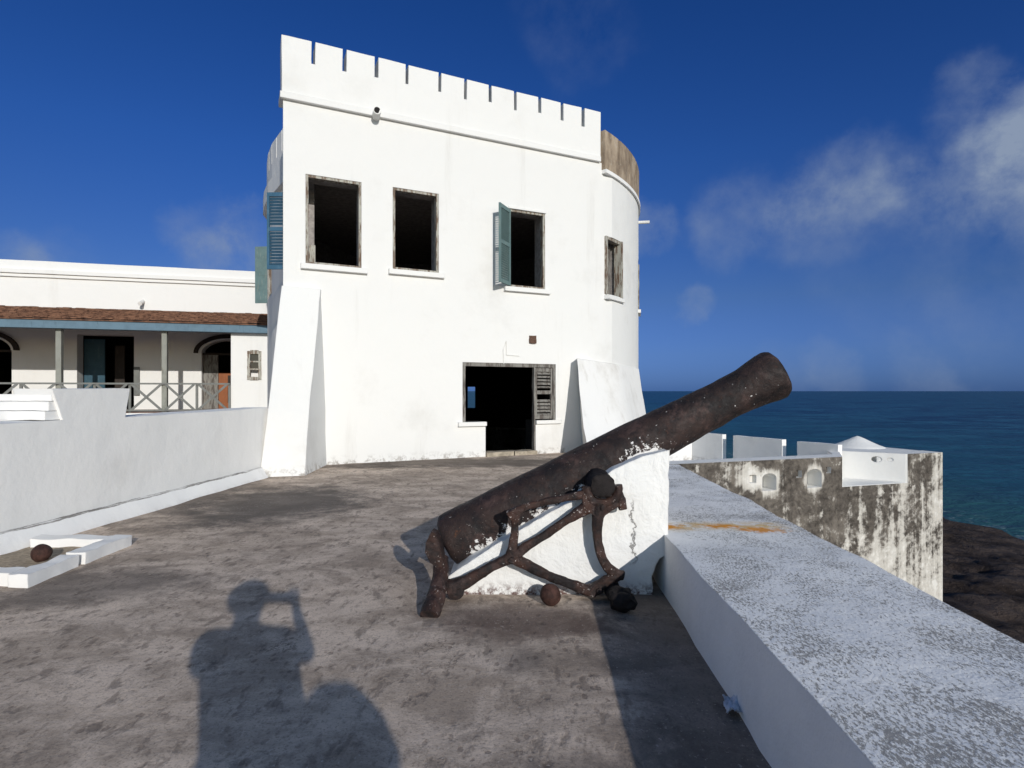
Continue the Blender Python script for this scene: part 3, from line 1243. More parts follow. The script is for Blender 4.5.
# drain spout under the string course, and one on the right flank
u, z = fac(376.5, 113)
p0 = AF + UF * u + Z * (z - .10)
b = MB()
b.tube([p0 - NF * .1, p0 + NF * .30 - UF * .05 + Z * .02], .085, 16)
sp = b.build('drain_spout', M['pipe'], tower, True, 40)
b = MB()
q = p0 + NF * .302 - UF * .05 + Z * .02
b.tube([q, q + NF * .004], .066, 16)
b.build('spout_mouth', M['dark'], sp)  # dark disc painting the shade inside the pipe
sp0 = at(641, 222.5, 18.4)
b = MB()
b.tube([sp0 + Vector((-.5, .1, .01)), sp0 + Vector((.26, -.05, 0))], .05, 12)
b.build('drain_spout', M['pipe'], tower, True, 40)

# left and right buttresses, battered
b = MB()


def blerp(A, B, n):
    return [[A[i].lerp(B[i], k / n) for i in range(len(A))] for k in range(n + 1)]


base = [Vector(p) for p in ((-4.53, 10.40, -.05), (-3.79, 10.60, -.05), (-3.90, 12.35, -.05), (-4.75, 12.6, -.05))]
midq = [Vector(p) for p in ((-4.455, 10.58, 1.15), (-3.86, 11.02, 1.15), (-3.92, 12.35, 1.15), (-4.75, 12.6, 1.15))]
topq = [AF + UF * (-.03) + NF * .10 + Z * 3.68, AF + UF * (fac(319.5, 300)[0]) + NF * .20 + Z * 3.64, AF + UF * (fac(322, 300)[0]) - NF * .1 + Z * 3.66, Vector((-4.5, 12.3, 3.68))]
b.loft(blerp(base, midq, 5)[:-1] + blerp(midq, topq, 10)).slice(.3, 'xy').rough(.014, 1.9)
b.build('buttress', M['plaster'], tower, True, 35)
b = MB()
rings = [
    [(1.75, 12.95, -.05), (3.05, 14.55, -.05), (4.20, 17.15, -.05), (3.0, 17.2, -.05), (1.85, 15.3, -.05)],
    [(1.68, 13.6, .7), (2.95, 14.95, .7), (3.99, 17.17, .7), (3.0, 17.2, .7), (1.80, 15.3, .7)],
    [(1.645, 14.05, 1.5), (2.87, 15.25, 1.5), (3.86, 17.2, 1.5), (3.0, 17.2, 1.5), (1.78, 15.3, 1.5)],
    [(1.62, 14.42, 2.36), (2.80, 15.45, 2.26), (3.76, 17.2, 2.2), (3.0, 17.2, 2.3), (1.75, 15.3, 2.42)]]
b.loft(rings)
bmesh.ops.subdivide_edges(b.bm, edges=b.bm.edges[:], cuts=3, use_grid_fill=True)
b.rough(.014, 2.0)
b.build('buttress', M['plaster_worn'], tower, True, 35)

# ------------------------------------------------------------------ left boundary wall of the terrace


def lw_x(Y):
    return -5.459 + .0891 * Y


wallL = thing('terrace_wall', 'long whitewashed wall with one raised merlon along the left of the terrace', 'wall', (-4.9, 7, 0))
D_L = Vector((.0888, .996, 0))
N_L = Vector((-.996, .0888, 0))


def lw(Y, z, back=0.0):
    return Vector((lw_x(Y), Y, z)) + N_L * back


b = MB()
prof = [(-10, -.1), (10.72, -.1), (10.72, 1.245), (7.22, 1.225), (7.30, 1.58), (6.19, 1.575), (6.32, 1.235), (3.1, 1.23), (3.0, 1.57), (.6, 1.57), (.7, 1.23), (-10, 1.23)]
b.extrude([lw(*q) for q in prof], N_L * .46)
b.slice(.22).rough(.010, 1.5, .004, 6)
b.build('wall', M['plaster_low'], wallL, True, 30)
# stepped end of the merlon towards us
b = MB()
for k, (z0, z1, out) in enumerate(((1.24, 1.34, .20), (1.34, 1.44, .12), (1.44, 1.52, .05))):
    y1 = 6.34 - (z0 - 1.235) * .36
    b.hull8([lw(y1 - out, z0, .03), lw(y1, z0, .03), lw(y1, z0, .75), lw(y1 - out, z0, .75), lw(y1 - out, z1 - .004, .03), lw(y1, z1 - .004, .03), lw(y1, z1 - .004, .75), lw(y1 - out, z1 - .004, .75)])
b.slice(.1).rough(.008, 5)
b.build('merlon_step', M['plaster_low'], wallL)
# sloping skirting along the foot
b = MB()
b.extrude([lw(-10, -.05, -.17), lw(-10, .0, -.165), lw(-10, .180, -.035), lw(-10, .176, -.024), lw(-10, -.05, -.024)], D_L * 20.5)
b.slice((.2, .22, .2), 'xyz').rough(.012, 2.2, .006, 8)
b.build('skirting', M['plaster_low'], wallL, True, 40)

# kerbed pit with sand and a cannonball in it
pit = thing('sand_pit', 'low white kerb around a patch of sand at the foot of the left wall', 'kerb', (-4.3, 5.2, 0))
for (x0, x1, y0, y1, h) in ((-3.985, -3.82, 5.19, 5.83, .105), (-3.985, -3.83, 4.585, 5.13, .10), (-4.75, -3.987, 4.60, 4.76, .105), (-4.72, -3.987, 5.68, 5.825, .10)):
    b = MB()
    b.abox(x0, x1, y0, y1, -.05, h)
    b.slice(.05).rough(.012, 4.5, .007, 13)
    b.build('kerb_stone', M['kerb'], pit, True, 40)
b = MB()
b.abox(-4.75, -3.98, 4.7, 5.7, -.04, .022)
b.slice(.06).rough(.012, 6)
b.build('sand', M['sand'], pit, True, 40)
b = MB()
b.sphere((-4.235, 5.22, .092), .079, 4, .006)
tag(b.build('cannonball', M['ball'], None, True), 'rusty iron cannonball lying in the sand of the white kerbed pit', 'cannonball', 'loose cannonballs')
b = MB()
b.sphere((.278, 4.20, .075), .077, 4, .006)
tag(b.build('cannonball', M['ball'], None, True), 'rusty iron cannonball on the ground under the gun carriage', 'cannonball', 'loose cannonballs')


# ------------------------------------------------------------------ broad parapet on the right
def pw(Y, x, z):
    return Vector((x + .0379 * Y, Y, z))


parapet = thing('parapet', 'broad low white parapet with gritty worn top along the right edge', 'parapet wall', (1.7, 4, 0))
b = MB()
b.extrude([pw(-12, .985, -.1), pw(-12, .985, .456), pw(-12, 1.55, .462), pw(-12, 2.135, .46), pw(-12, 2.135, -.5), pw(-12, 2.19, -9), pw(-12, 1.6, -9), pw(-12, 1.6, -.1)], Vector((.0379, 1, 0)) * 20.62)
b.slice((.14, .14, .3), 'y')
b.slice((.12, .14, .15), 'xz')
b.rough(.020, 1.5, .008, 6)
b.build('wall', M['coping'], parapet, True, 40)

# ------------------------------------------------------------------ lower bastion beyond the parapet
DB = Vector((.9535, .3013, 0))
BB = Vector((-.3013, .9535, 0))
OB = Vector((2.46, 8.66, 0))


def bas(px, py):
    k = (px - CX) / F
    t_ = (k * OB.y - OB.x) / (DB.x - k * DB.y)
    Y = OB.y + DB.y * t_
    return t_, EYE - (py - HY) / F * Y


HOLES = []
for (px, py) in ((769.4, 482), (814.4, 478.5), (753, 479)):
    t_, z = bas(px, py)
    HOLES.append(tuple(OB + DB * t_ + Z * z))
M['stained'] = m_stained()


def bbox(b, t0, t1, d0, d1, z0, z1):
    return b.box(OB, DB, BB, Z, t0, t1, d0, d1, z0, z1)


bast = thing('bastion', 'mould-streaked lower bastion wall with two gun loops and a small conical turret', 'bastion', (5, 9.6, -9))
TL = 5.44
notch_l, _ = bas(842.5, 480)
notch_r, _ = bas(907.3, 480)
NZ = -.035


def loop_cut(px, py, w, h):
    t_, z = bas(px, py)
    pts = [(-w, -h), (w, -h), (w, h * .45)] + [(w * math.cos(R(a)), h * .45 + h * .55 * math.sin(R(a))) for a in range(20, 180, 20)] + [(-w, h * .45)]
    return MB().extrude([OB + DB * (t_ + q[0]) + Z * (z + q[1]) - BB * .2 for q in pts], BB * 1.0)


b = MB()
bbox(b, -.25, TL, 0, .36, -9, .46)
o = b.build('wall', M['stained'])
pl_ = OB + DB * notch_l
pr_ = OB + DB * notch_r


def NOTCH(e=0.0):
    return MB().prism([(pl_.x + .1 - e, pl_.y - .3), (pr_.x + .19 + e, pr_.y - .3), (pr_.x + e, pr_.y + e), (5.98, 10.62 + 3 * e), (pl_.x - e, pl_.y)], NZ - e, 1)


cl = [loop_cut(769.4, 482, .135, .135), loop_cut(814.4, 478.2, .15, .15), NOTCH(.006)]
for (px, py, s) in ((753, 479, .062), (828.6, 470, .05), (799, 474, .055)):
    t_, z = bas(px, py)
    cl.append(bbox(MB(), t_ - s, t_ + s, -.1, .08, z - s, z + s))
cut(o, cl)
adopt(o, bast)
b = MB()
ce = OB + DB * (TL - .004)
b.prism([((pl_ + BB * .012).x - .1, (pl_ + BB * .012).y - .03), ((ce + BB * .012).x - .01, (ce + BB * .012).y), (7.2, 11.4), (6.45, 11.6), (5.87, 10.85)], -9, .457)
o = b.build('turret_block', M['plaster_clean'])
t1, z1 = bas(878, 459)
t2, z2 = bas(890.5, 459.5)
k1, k2 = at(878, 459.5, 10.27), at(890.5, 459.8, 10.18)
hole = MB()
hole.tube([k1 - BB * .6, k1 + BB * .7], .052, 12)
hole2 = MB()
hole2.tube([k2 - BB * .6, k2 + BB * .30], .03, 10)
cut(o, [NOTCH(), hole, hole2])
adopt(o, bast)
for (px, py) in ((769.4, 482), (814.4, 478.2)):
    t_, z = bas(px, py)
    bb = MB()
    bbox(bb, t_ - .22, t_ + .22, .30, .358, z - .24, z + .24)
    bb.slice(.08).rough(.008, 6)
    bb.build('added_loop_backing', M['plaster_clean'], bast)  # white blocks added inside the loops to catch the sun and look bright
cpt = at(857.5, 447, 11.35)
b = MB()
b.lathe([(-.05, .54), (.02, .47), (.06, .37), (.12, .25), (.175, .14), (.21, .065), (.23, .004)], (cpt.x, cpt.y, .44), Z, 40)
b.rough(.008, 4)
b.build('turret_cone', M['plaster_clean'], bast, True, 50)
b = MB()
bbox(b, -.25, TL - .01, .36, 5.2, -9, -.95)
structure(b.build('bastion_floor', M['plaster_low']))

batt = thing('battlement', 'far battlement with three grey-faced merlons behind the bastion wall', 'battlement', (5.2, 12.3, -1))
DM = Vector((.42, -.9075, 0))
NM = Vector((.9075, .42, 0))
OM = Vector((4.71, 13.0, 0))
b = MB()
b.box(OM, DM, NM, Z, -.97, 2.8, 0, .13, -3, -.02)
b.build('wall', M['plaster_low'], batt)
for (t0, t1) in ((-.964, 0.0), (.317, 1.591), (1.938, 2.792)):
    b = MB()
    b.box(OM, DM, NM, Z, t0, t1, .003, .12, -.02, .575)
    b.slice(.2).rough(.008, 2.5)
    b.build('merlon', M['plaster_low'], batt, True, 30)
b = MB()
q = OM + DM * -.97
b.box(q, -NM, DM, Z, -.4, 2.3, -.3, 0, -3, .50)
b.build('return_wall', M['plaster_low'], batt)

# ------------------------------------------------------------------ cannon, its cradle and carriage
plinth = MB()
YP = 4.42
pp = [(449, 593), (449, 577), (470, 560), (520, 530), (560, 508), (612, 470), (642, 456), (668.5, 450), (668.5, 556), (662, 559), (657, 566), (653, 576), (652, 596), (560, 597)]
P_ = [at(px, py, YP) for px, py in pp]
for p in P_:
    p.z = max(p.z, -.04) if p.z > .03 else -.04
plinth.extrude(P_, Vector((0, .66, 0)))
plinth.slice((.06, .11, .06)).rough(.016, 3.5, .010, 11)
tag(plinth.build('cannon_plinth', M['masonry'], None, True, 50), 'rough limewashed masonry block cradling the black cannon', 'plinth')

YC = 4.75
c0 = at(451.7, 541, YC)
c1 = at(776.3, 373.3, YC)
ax = (c1 - c0).normalized()
LEN = (c1 - c0).length
cannon = thing('cannon', 'long black iron cannon tilted up towards the sea on white masonry', 'cannon', c0)
s = F / YC
b = MB()
prof = [(-.035, .10), (-.03, .19), (0.0, .226), (.04, .232), (.09, .231), (.5, .226), (.9, .219), (.93, .217), (1.3, .209), (1.7, .200), (2.0, .190), (2.3, .176), (2.5, .169), (2.62, .170), (2.72, .177), (2.82, .191), (2.90, .203), (2.96, .207), (LEN - .02, .203), (LEN, .190), (LEN + .004, .10), (LEN - .02, .085), (LEN - .35, .08), (LEN - .36, .001)]
fine_p = []
for a, q in zip(prof, prof[1:]):
    n = max(1, int(abs(q[0] - a[0]) / .05))
    for k in range(n):
        fine_p.append((a[0] + (q[0] - a[0]) * k / n, a[1] + (q[1] - a[1]) * k / n))
fine_p.append(prof[-1])
b.lathe(fine_p, (0, 0, 0), (1, 0, 0), 56)
b.rough(.006, 6, .004, 19)
barrel = b.build('barrel', M['iron_barrel'], None, True, 60)
barrel.parent = cannon
rotm = Matrix((ax, Vector((0, 1, 0)), ax.cross(Vector((0, 1, 0))))).transposed().to_4x4()
barrel.matrix_local = rotm
tr = at(602.8, 486.5, 4.26)
for (ya, yb) in ((4.26, 4.62), (4.9, 5.24)):
    b = MB()
    b.lathe([(0, .07), (.008, .088), (.03, .092), (yb - ya, .098)], (tr.x, ya, tr.z), (0, 1, 0), 28) if ya < 4.5 else b.lathe([(0, .098), (yb - ya - .03, .092), (yb - ya - .008, .088), (yb - ya, .07)], (tr.x, ya, tr.z), (0, 1, 0), 28)
    b.slice(.03).rough(.010, 16, .006, 40)
    b.build('trunnion', M['iron_black'], cannon, True, 50)

carr = thing('gun_carriage', 'rusted iron gun carriage frame bolted against the masonry under the cannon', 'gun carriage', (.1, 4.25, 0))
YF = 4.30


def zz(x, y):       # from the close-up of the carriage to a point on its side frame
    return at(410 + x / 4.452, 470 + y / 4.452, YF)


def side_frame(dy):
    b = MB()
    T = lambda pts, r: b.bar([zz(*p) + Vector((0, dy, 0)) for p in pts], [k * .92 for k in r], .85)
    T([(168, 520), (215, 515), (300, 470), (390, 415), (455, 390)], [.052, .054, .042, .036, .044])
    T([(440, 400), (500, 352), (600, 290), (700, 222), (790, 165)], [.044, .036, .031, .033, .05])
    T([(440, 385), (500, 410), (600, 465), (720, 510), (800, 540), (850, 520)], [.044, .040, .036, .036, .046, .045])
    T([(445, 400), (462, 320), (468, 250), (470, 195), (455, 175)], [.040, .034, .030, .034, .042])
    T([(440, 205), (500, 168), (600, 142), (700, 122), (800, 105)], [.042, .030, .026, .028, .040])
    T([(850, 150), (832, 230), (833, 300), (845, 370), (875, 430), (920, 465), (950, 470)], [.06, .042, .036, .036, .040, .040, .036])
    T([(800, 545), (860, 505), (925, 470)], [.046, .044, .04])
    T([(925, 95), (938, 130), (948, 175)], [.03, .04, .028])
    T([(870, 165), (900, 150), (940, 135)], [.05, .04, .036])
    # trunnion seat: a half ring
    c = zz(855, 80) + Vector((0, dy, 0))
    pts = [c + Vector((math.cos(R(a)) * .118, 0, math.sin(R(a)) * .118)) for a in range(175, 375, 14)]
    b.tube(pts, .036, 10, 1.2)
    b.extrude([zz(*q) + Vector((0, dy - .035, 0)) for q in ((765, 110), (790, 95), (830, 130), (880, 132), (925, 110), (915, 165), (880, 190), (840, 220), (800, 185), (770, 165))], (0, .08, 0))
    b.lathe([(-.05, .04), (-.045, .062), (.045, .062), (.05, .04)], zz(205, 535) + Vector((0, dy, 0)), (0, 1, 0), 14)
    for q in ((455, 395), (855, 160), (835, 530)):
        b.lathe([(-.055, .012), (-.052, .022), (.0, .024)], zz(*q) + Vector((0, dy, 0)), (0, 1, 0), 8)
    b.slice(.035, 'xz').rough(.007, 12, .004, 34)
    return b


side_frame(0).build('side_frame', M['iron'], carr, True, 60)
side_frame(.92).build('side_frame', M['iron'], carr, True, 60)
# rear axle end with its upright lug and foot
b = MB()
lug = [at(px, py, 4.30) for px, py in ((431, 532), (426, 541), (425, 552), (430, 562), (437, 568), (444, 566), (441, 553), (438, 540), (435, 534))]
b.extrude(lug, (0.01, .11, 0))
b.tube([at(441, 558, 4.42), at(440, 575, 4.30), at(438, 592, 4.18)], [.058, .06, .06], 12, .8)
b.tube([at(438, 586, 4.24), at(436, 596, 4.14), at(431.5, 611, 4.02), at(429.5, 617, 3.97)], [.05, .068, .070, .066], 14, .85)
b.slice(.03, 'xyz')
b.rough(.008, 10, .004, 28)
b.build('rear_leg', M['iron'], carr, True, 60)
b = MB()
b.tube([(-.585, 4.40, .30), (-.585, 5.2, .30)], .04, 10)
b.build('axle', M['iron'], carr, True, 60)
# front truck, a corroded lump, its black painting in the parapet's shadow
b = MB()
p = at(621, 612, 4.12)
b.sphere((p.x, 4.08, .075), .084, 5, .03, (1.0, .9, .95))
b.tube([(p.x - .03, 4.36, .07), (p.x - .02, 4.2, .07), (p.x, 4.08, .07)], [.065, .065, .07], 10)
b.rough(.030, 8, .014, 26)
b.build('front_truck', M['iron_black'], carr, True)

# scrap of thin plastic against the parapet
b = MB()
g0 = bmesh.ops.create_grid(b.bm, x_segments=16, y_segments=18, size=.5)
pc = at(739, 716, 2.78)
for v in b.bm.verts:
    x, y = v.co.x, v.co.y
    r = 1 + .25 * noise.noise(Vector((x * 4, y * 4, 2)))
    v.co = Vector((pc.x - .005 + x * .11 * r + y * .02, pc.y + .02 + y * .13 * r, .035 + .035 * noise.noise(Vector((x * 3.5, y * 3.5, 4))) + .022 * noise.noise(Vector((x * 9, y * 9, 4))) + .03 * (.5 + x)))
ret = bmesh.ops.solidify(b.bm, geom=b.bm.faces[:], thickness=.002)
M['bag'] = mat_flat('pale_blue_plastic', (0.50, 0.56, 0.66), .15, .35, 20, .1, .5)
tag(b.build('plastic_bag', M['bag'], None, True), 'crumpled pale blue plastic scrap on the ground against the right parapet', 'plastic scrap')

# ------------------------------------------------------------------ verandah building beyond the left wall
VV = Vector((.9669, .2552, 0))
BV = Vector((-.2552, .9669, 0))
OV = Vector((-11.37, 19.0, 0))


def ver(px, py, d=0.0):
    o = OV + BV * d
    k = (px - CX) / F
    t_ = (k * o.y - o.x) / (VV.x - k * VV.y)
    Y = o.y + VV.y * t_
    return t_, EYE - (py - HY) / F * Y


def vbox(b, t0, t1, d0, d1, z0, z1):
    return b.box(OV, VV, BV, Z, t0, t1, d0, d1, z0, z1)


FL, DW = .84, 3.3
bld = thing('verandah_building', 'white building with a tiled verandah roof and blue fascia beyond the left wall', 'building', (-11, 20, 0))
TL0, TL1 = -9.0, 5.2
b = MB()
vbox(b, TL0, TL1, DW, DW + 7, 0, 5.9)
o = b.build('wall', [M['plaster_clean'], M['interior']])
cs = [vbox(MB(), TL0 + .4, TL1 - .4, DW + .5, DW + 6.5, FL, 4.1)]
ta, zt = ver(77, 326, DW)
tb, _ = ver(134, 326, DW)
cs.append(vbox(MB(), ta, tb, DW - .3, DW + .8, FL, 3.62))


def arch_pts(tc_, a, zs, rise, z0, d, n=16):
    pts = [OV + VV * (tc_ - a) + BV * d + Z * z0, OV + VV * (tc_ + a) + BV * d + Z * z0]
    for k in range(n + 1):
        an = math.pi * k / n
        pts.append(OV + VV * (tc_ + a * math.cos(an)) + BV * d + Z * (zs + rise * math.sin(an)))
    return pts


ac, _ = ver(230, 353, DW)
ac2, _ = ver(-22, 353, DW)
for c in (ac, ac2):
    cs.append(MB().extrude(arch_pts(c, 1.0, 3.0, .52, FL, DW - .3), BV * 1.2))
cut(o, cs)
me = o.data
if len(me.materials) < 2:
    me.materials.clear()
    me.materials.append(M['plaster_clean'])
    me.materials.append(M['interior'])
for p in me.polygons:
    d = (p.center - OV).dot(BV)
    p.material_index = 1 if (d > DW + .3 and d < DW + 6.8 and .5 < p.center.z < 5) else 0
adopt(o, bld)
# hood moulds over the arched doors
for c in (ac, ac2):
    b = MB()
    A1 = [(1.25 * math.cos(math.pi * k / 24), 3.0 + .74 * math.sin(math.pi * k / 24)) for k in range(25)]
    A2 = [(1.12 * math.cos(math.pi * k / 24), 3.0 + .60 * math.sin(math.pi * k / 24)) for k in range(24, -1, -1)]
    b.extrude([OV + VV * (c + q[0]) + BV * (DW + .05) + Z * q[1] for q in A1 + A2], -BV * .2)
    b.build('hood_mould', M['dark_wood'], bld)
    b = MB()
    A1 = [(1.11 * math.cos(math.pi * k / 24), 3.0 + .59 * math.sin(math.pi * k / 24)) for k in range(25)]
    A2 = [(1.0 * math.cos(math.pi * k / 24), 3.0 + .52 * math.sin(math.pi * k / 24)) for k in range(24, -1, -1)]
    b.extrude([OV + VV * (c + q[0]) + BV * (DW + .05) + Z * q[1] for q in A1 + A2], -BV * .1)
    b.build('arch_trim', M['plaster_clean'], bld)
    # timber door leaf standing ajar, grey leaf beside it
    b = MB()
    vbox(b, c - .45, c + .48, DW + .22, DW + .27, FL, 2.25)
    d1 = b.build('door', M['door_wood'], bld)
    b = MB()
    vbox(b, c - .12, c + .22, DW + .205, DW + .221, FL + .25, FL + .85)
    vbox(b, c - .12, c + .22, DW + .205, DW + .221, FL + .95, FL + 1.32)
    b.build('panel', M['dark_wood'], d1)
    b = MB()
    vbox(b, c - .98, c - .46, DW + .20, DW + .25, FL, 2.95)
    b.build('door', M['grey_shutter'], bld)
    b = MB()
    vbox(b, c - 1.0, c + 1.0, DW + .16, DW + .28, 2.95, 3.03)
    b.build('transom', M['dark_wood'], bld)
# teal door leaf folded back in the big opening
b = MB()
vbox(b, ta + .03, ta + .70, DW + .5, DW + .56, FL, 3.5)
b.build('door', M['door_teal'], bld)
b = MB()
vbox(b, tb - .95, tb - .62, DW + .9, DW + .96, FL, 3.3)
b.build('door', M['dark_wood'], bld)
b = MB()
b.box(OV + VV * (tb + .02) + BV * (DW - .03), VV, BV, Z, 0, .18, -.05, .0, FL + .55, 2.45)
b.build('louvre_leaf', M['rail_paint'], bld)
# cornice and roofline of the upper wall
b = MB()
vbox(b, TL0, TL1, DW - .04, DW + .5, 5.9, 6.23)
vbox(b, TL0, TL1, DW - .15, DW + .5, 5.76, 5.897)
vbox(b, TL0, TL1, DW - .08, DW + .5, 5.64, 5.757)
b.slice(.8, 'x').rough(.012, 1.1)
b.build('cornice', M['plaster_clean'], bld)
b = MB()
vbox(b, TL0, TL1, DW + .4, DW + 7, 5.9, 6.0)
b.build('roof', M['plaster_low'], bld)
t_, z = ver(143, 302, DW)
p0 = OV + VV * t_ + BV * DW + Z * z
b = MB()
b.tube([p0 + BV * .1 + Z * .06, p0 - BV * .34 - Z * .12], .07, 12)
b.build('drain_spout', M['pipe'], bld, True, 40)
# verandah floor and plinth
b = MB()
vbox(b, TL0, TL1, -.18, DW + .45, -.1, FL)
b.build('verandah_base', M['plaster_clean'], bld)
b = MB()
vbox(b, TL0 + .01, TL1 - .02, -.10, DW + .44, FL - .01, FL + .018)
b.build('floor', M['floor_tile'], bld)  # unseen dark floor added to reduce light bounced onto the back wall
b = MB()
vbox(b, 3.0, TL1 - .01, 1.29, DW + .05, FL - .3, 3.6)
b.build('added_end_wall', M['plaster_clean'], bld)  # unseen wall added to shut out light from the right end
b = MB()
vbox(b, TL0 + .02, TL0 + .4, -.05, DW + .05, FL - .3, 3.6)
b.build('added_end_wall', M['plaster_clean'], bld)  # unseen wall added to shut out light from the left end
# pier wall at the right end with a small window
pt0, _ = ver(231, 370)
b = MB()
vbox(b, pt0, TL1, -.02, 1.3, FL - .3, 3.50)
o = b.build('pier_wall', M['plaster_clean'])
w0, wz1 = ver(247.5, 351)
w1, wz0 = ver(261.5, 379.5)
cut(o, [vbox(MB(), w0 + .05, w1 - .05, -.2, .25, wz0 + .05, wz1 - .05)])
adopt(o, bld)
b = MB()
vbox(b, w0 - .0, w0 + .09, -.07, .1, wz0, wz1)
vbox(b, w1 - .09, w1, -.07, .1, wz0, wz1)
vbox(b, w0 + .09, w1 - .09, -.068, .1, wz1 - .1, wz1 + .03)
vbox(b, w0 + .09, w1 - .09, -.068, .1, wz0 - .02, wz0 + .09)
h3 = (wz1 - wz0 - .19) / 3
for k in (1, 2):
    vbox(b, w0 + .09, w1 - .09, -.05, .08, wz0 + .09 + h3 * k - .025, wz0 + .09 + h3 * k + .025)
b.slice(.1, 'z').rough(.012, 7)
wf = b.build('window_frame', M['frame_wood'], bld)
b = MB()
vbox(b, w0 + .09, w1 - .09, .02, .03, wz0 + .09 + h3, wz1 - .1)
b.build('pane', M['glass'], wf)
# posts
for tt in (-5.92, -2.96, 0.0):
    b = MB()
    vbox(b, tt - .075, tt + .075, -.08, .08, FL, 3.50)
    b.build('post', M['post_paint'], bld)
# fascia and tiled pent roof
b = MB()
vbox(b, TL0, 3.35, -.30, -.24, 3.50, 3.80)
b.build('fascia', M['fascia'], bld)
b = MB()
vbox(b, TL0, 3.2, -.24, .06, 3.50, 3.62)
b.build('wall_plate', M['fascia'], bld)
b = MB()
slope = Vector((0, 0, 1)) * .205 + BV * .979
slope.normalize()
up = VV.cross(slope).normalized()
if up.z < 0:
    up = -up
base0 = OV + BV * (-.36) + Z * 3.79
b.box(base0, VV, slope, up, TL0, 3.40, 0, 3.72, -.04, -.005)
rows = 20
for r_ in range(rows):
    t_ = TL0 + (r_ % 2) * .1
    while t_ < 3.36:
        w_ = random.uniform(.17, .23)
        y0 = r_ * .183 + random.uniform(-.015, .02)
        lift = random.uniform(.0, .02)
        q = (slope + up * -.10).normalized()
        b.box(base0 + slope * y0 + up * (.022 + lift), VV, q, up, t_, min(t_ + w_ - .008, 3.40), 0, .24, -.012, .016 + random.uniform(0, .012))
        t_ += w_
b.build('tiled_roof', M['tiles'], bld)

# railing with crossed braces in front of the verandah
rl = thing('railing', 'grey wooden railing with crossed braces along the verandah', 'railing', (OV.x, OV.y, FL))
b = MB()
vbox(b, TL0, pt0 - .01, -.17, -.11, 1.76, 1.815)
b.build('top_rail', M['rail_paint'], rl)
b = MB()
vbox(b, TL0, pt0 - .01, -.165, -.115, .90, .945)
b.build('bottom_rail', M['rail_paint'], rl)
tt = -6.9
bays = []
edges = [-6.91, -5.92, -4.93, -3.95, -2.96, -1.97, -.985, 0.0, .965, pt0 - .03]
for a0, a1 in zip(edges, edges[1:]):
    for s_ in (0, 1):
        p0 = OV + VV * (a0 + .06) + BV * (-.14 - .022 * s_) + Z * (.93 if s_ else 1.77)
        p1 = OV + VV * (a1 - .06) + BV * (-.14 - .022 * s_) + Z * (1.77 if s_ else .93)
        d_ = (p1 - p0).normalized()
        q = d_.cross(BV).normalized()
        b = MB()
        b.box(p0, d_, q, BV, 0, (p1 - p0).length, -.036, .036, -.012, .009)
        b.build('brace', M['rail_paint'], rl)
    if min(abs(a1 - k) for k in (-5.92, -2.96, 0.0)) > .2:
        b = MB()
        vbox(b, a1 - .035, a1 + .035, -.10, -.04, FL, 1.758)
        b.build('baluster', M['rail_paint'], rl)


# ------------------------------------------------------------------ two people behind the camera, whose shadows fall on the terrace
M['skin'] = mat_flat('skin', (0.26, 0.15, 0.10), .1, .55, 8, .05)
M['shirt'] = mat_flat('dark_blue_shirt', (0.06, 0.09, 0.17), .2, .9, 30, .2)
M['trousers'] = mat_flat('khaki_trousers', (0.24, 0.20, 0.14), .2, .9, 30, .2)
M['shoes'] = mat_flat('dark_shoes', (0.03, 0.028, 0.026), .2, .6)
M['hair'] = mat_flat('dark_hair', (0.018, 0.014, 0.012), .3, .7, 60, .5)
M['straw'] = mat_flat('straw_hat', (0.48, 0.40, 0.26), .2, .9, 60, .4)


def figure(joints, bones, root, zones, label, loc):
    """joints: name -> (x, y, z, rx, ry); one skinned surface"""
    names = list(joints)
    me = bpy.data.meshes.new('person')
    me.from_pydata([joints[n][:3] for n in names], [(names.index(a), names.index(c)) for a, c in bones], [])
    o = bpy.data.objects.new('person', me)
    COL.objects.link(o)
    md = o.modifiers.new('skin', 'SKIN')
    md.use_smooth_shade = True
    for i, n in enumerate(names):
        sv = me.skin_vertices[0].data[i]
        sv.radius = joints[n][3:5]
        sv.use_root = (n == root)
    o.modifiers.new('sub', 'SUBSURF').render_levels = 2
    o.modifiers['sub'].levels = 2
    dg = bpy.context.evaluated_depsgraph_get()
    dg.update()
    nm = bpy.data.meshes.new_from_object(o.evaluated_get(dg))
    o.modifiers.clear()
    o.data = nm
    bpy.data.meshes.remove(me)
    nm.materials.clear()
    for m in ('skin', 'shirt', 'trousers', 'shoes'):
        nm.materials.append(M[m])
    for p in nm.polygons:
        p.use_smooth = True
        p.material_index = zones(p.center)
    return tag(o, label, 'person')


def hand(J, Bn, side, w, d, up):
    """palm and five bent fingers rooted in the wrist joint w; d points along the hand"""
    w, d, up = Vector(w), Vector(d).normalized(), Vector(up).normalized()
    lat = d.cross(up).normalized()
    pk = 'palm' + side
    J[pk] = (*(w + d * .05), .030, .018)
    Bn.append(('wrist' + side, pk))
    for i, (off, ln) in enumerate(((-.030, .066), (-.010, .074), (.011, .070), (.031, .056))):
        a = w + d * .085 + lat * off
        k = 'f%d' % i + side
        J[k] = (*a, .010, .010)
        J[k + 'm'] = (*(a + d * ln * .55 - up * .006), .0085, .0085)
        J[k + 't'] = (*(a + d * ln * .85 - up * ln * .5), .007, .007)
        Bn.extend([(pk, k), (k, k + 'm'), (k + 'm', k + 't')])
    a = w + d * .045 - lat * .035
    J['th' + side] = (*a, .011, .011)
    J['tht' + side] = (*(a + d * .038 - lat * .028 - up * .012), .009, .009)
    Bn.extend([(pk, 'th' + side), ('th' + side, 'tht' + side)])


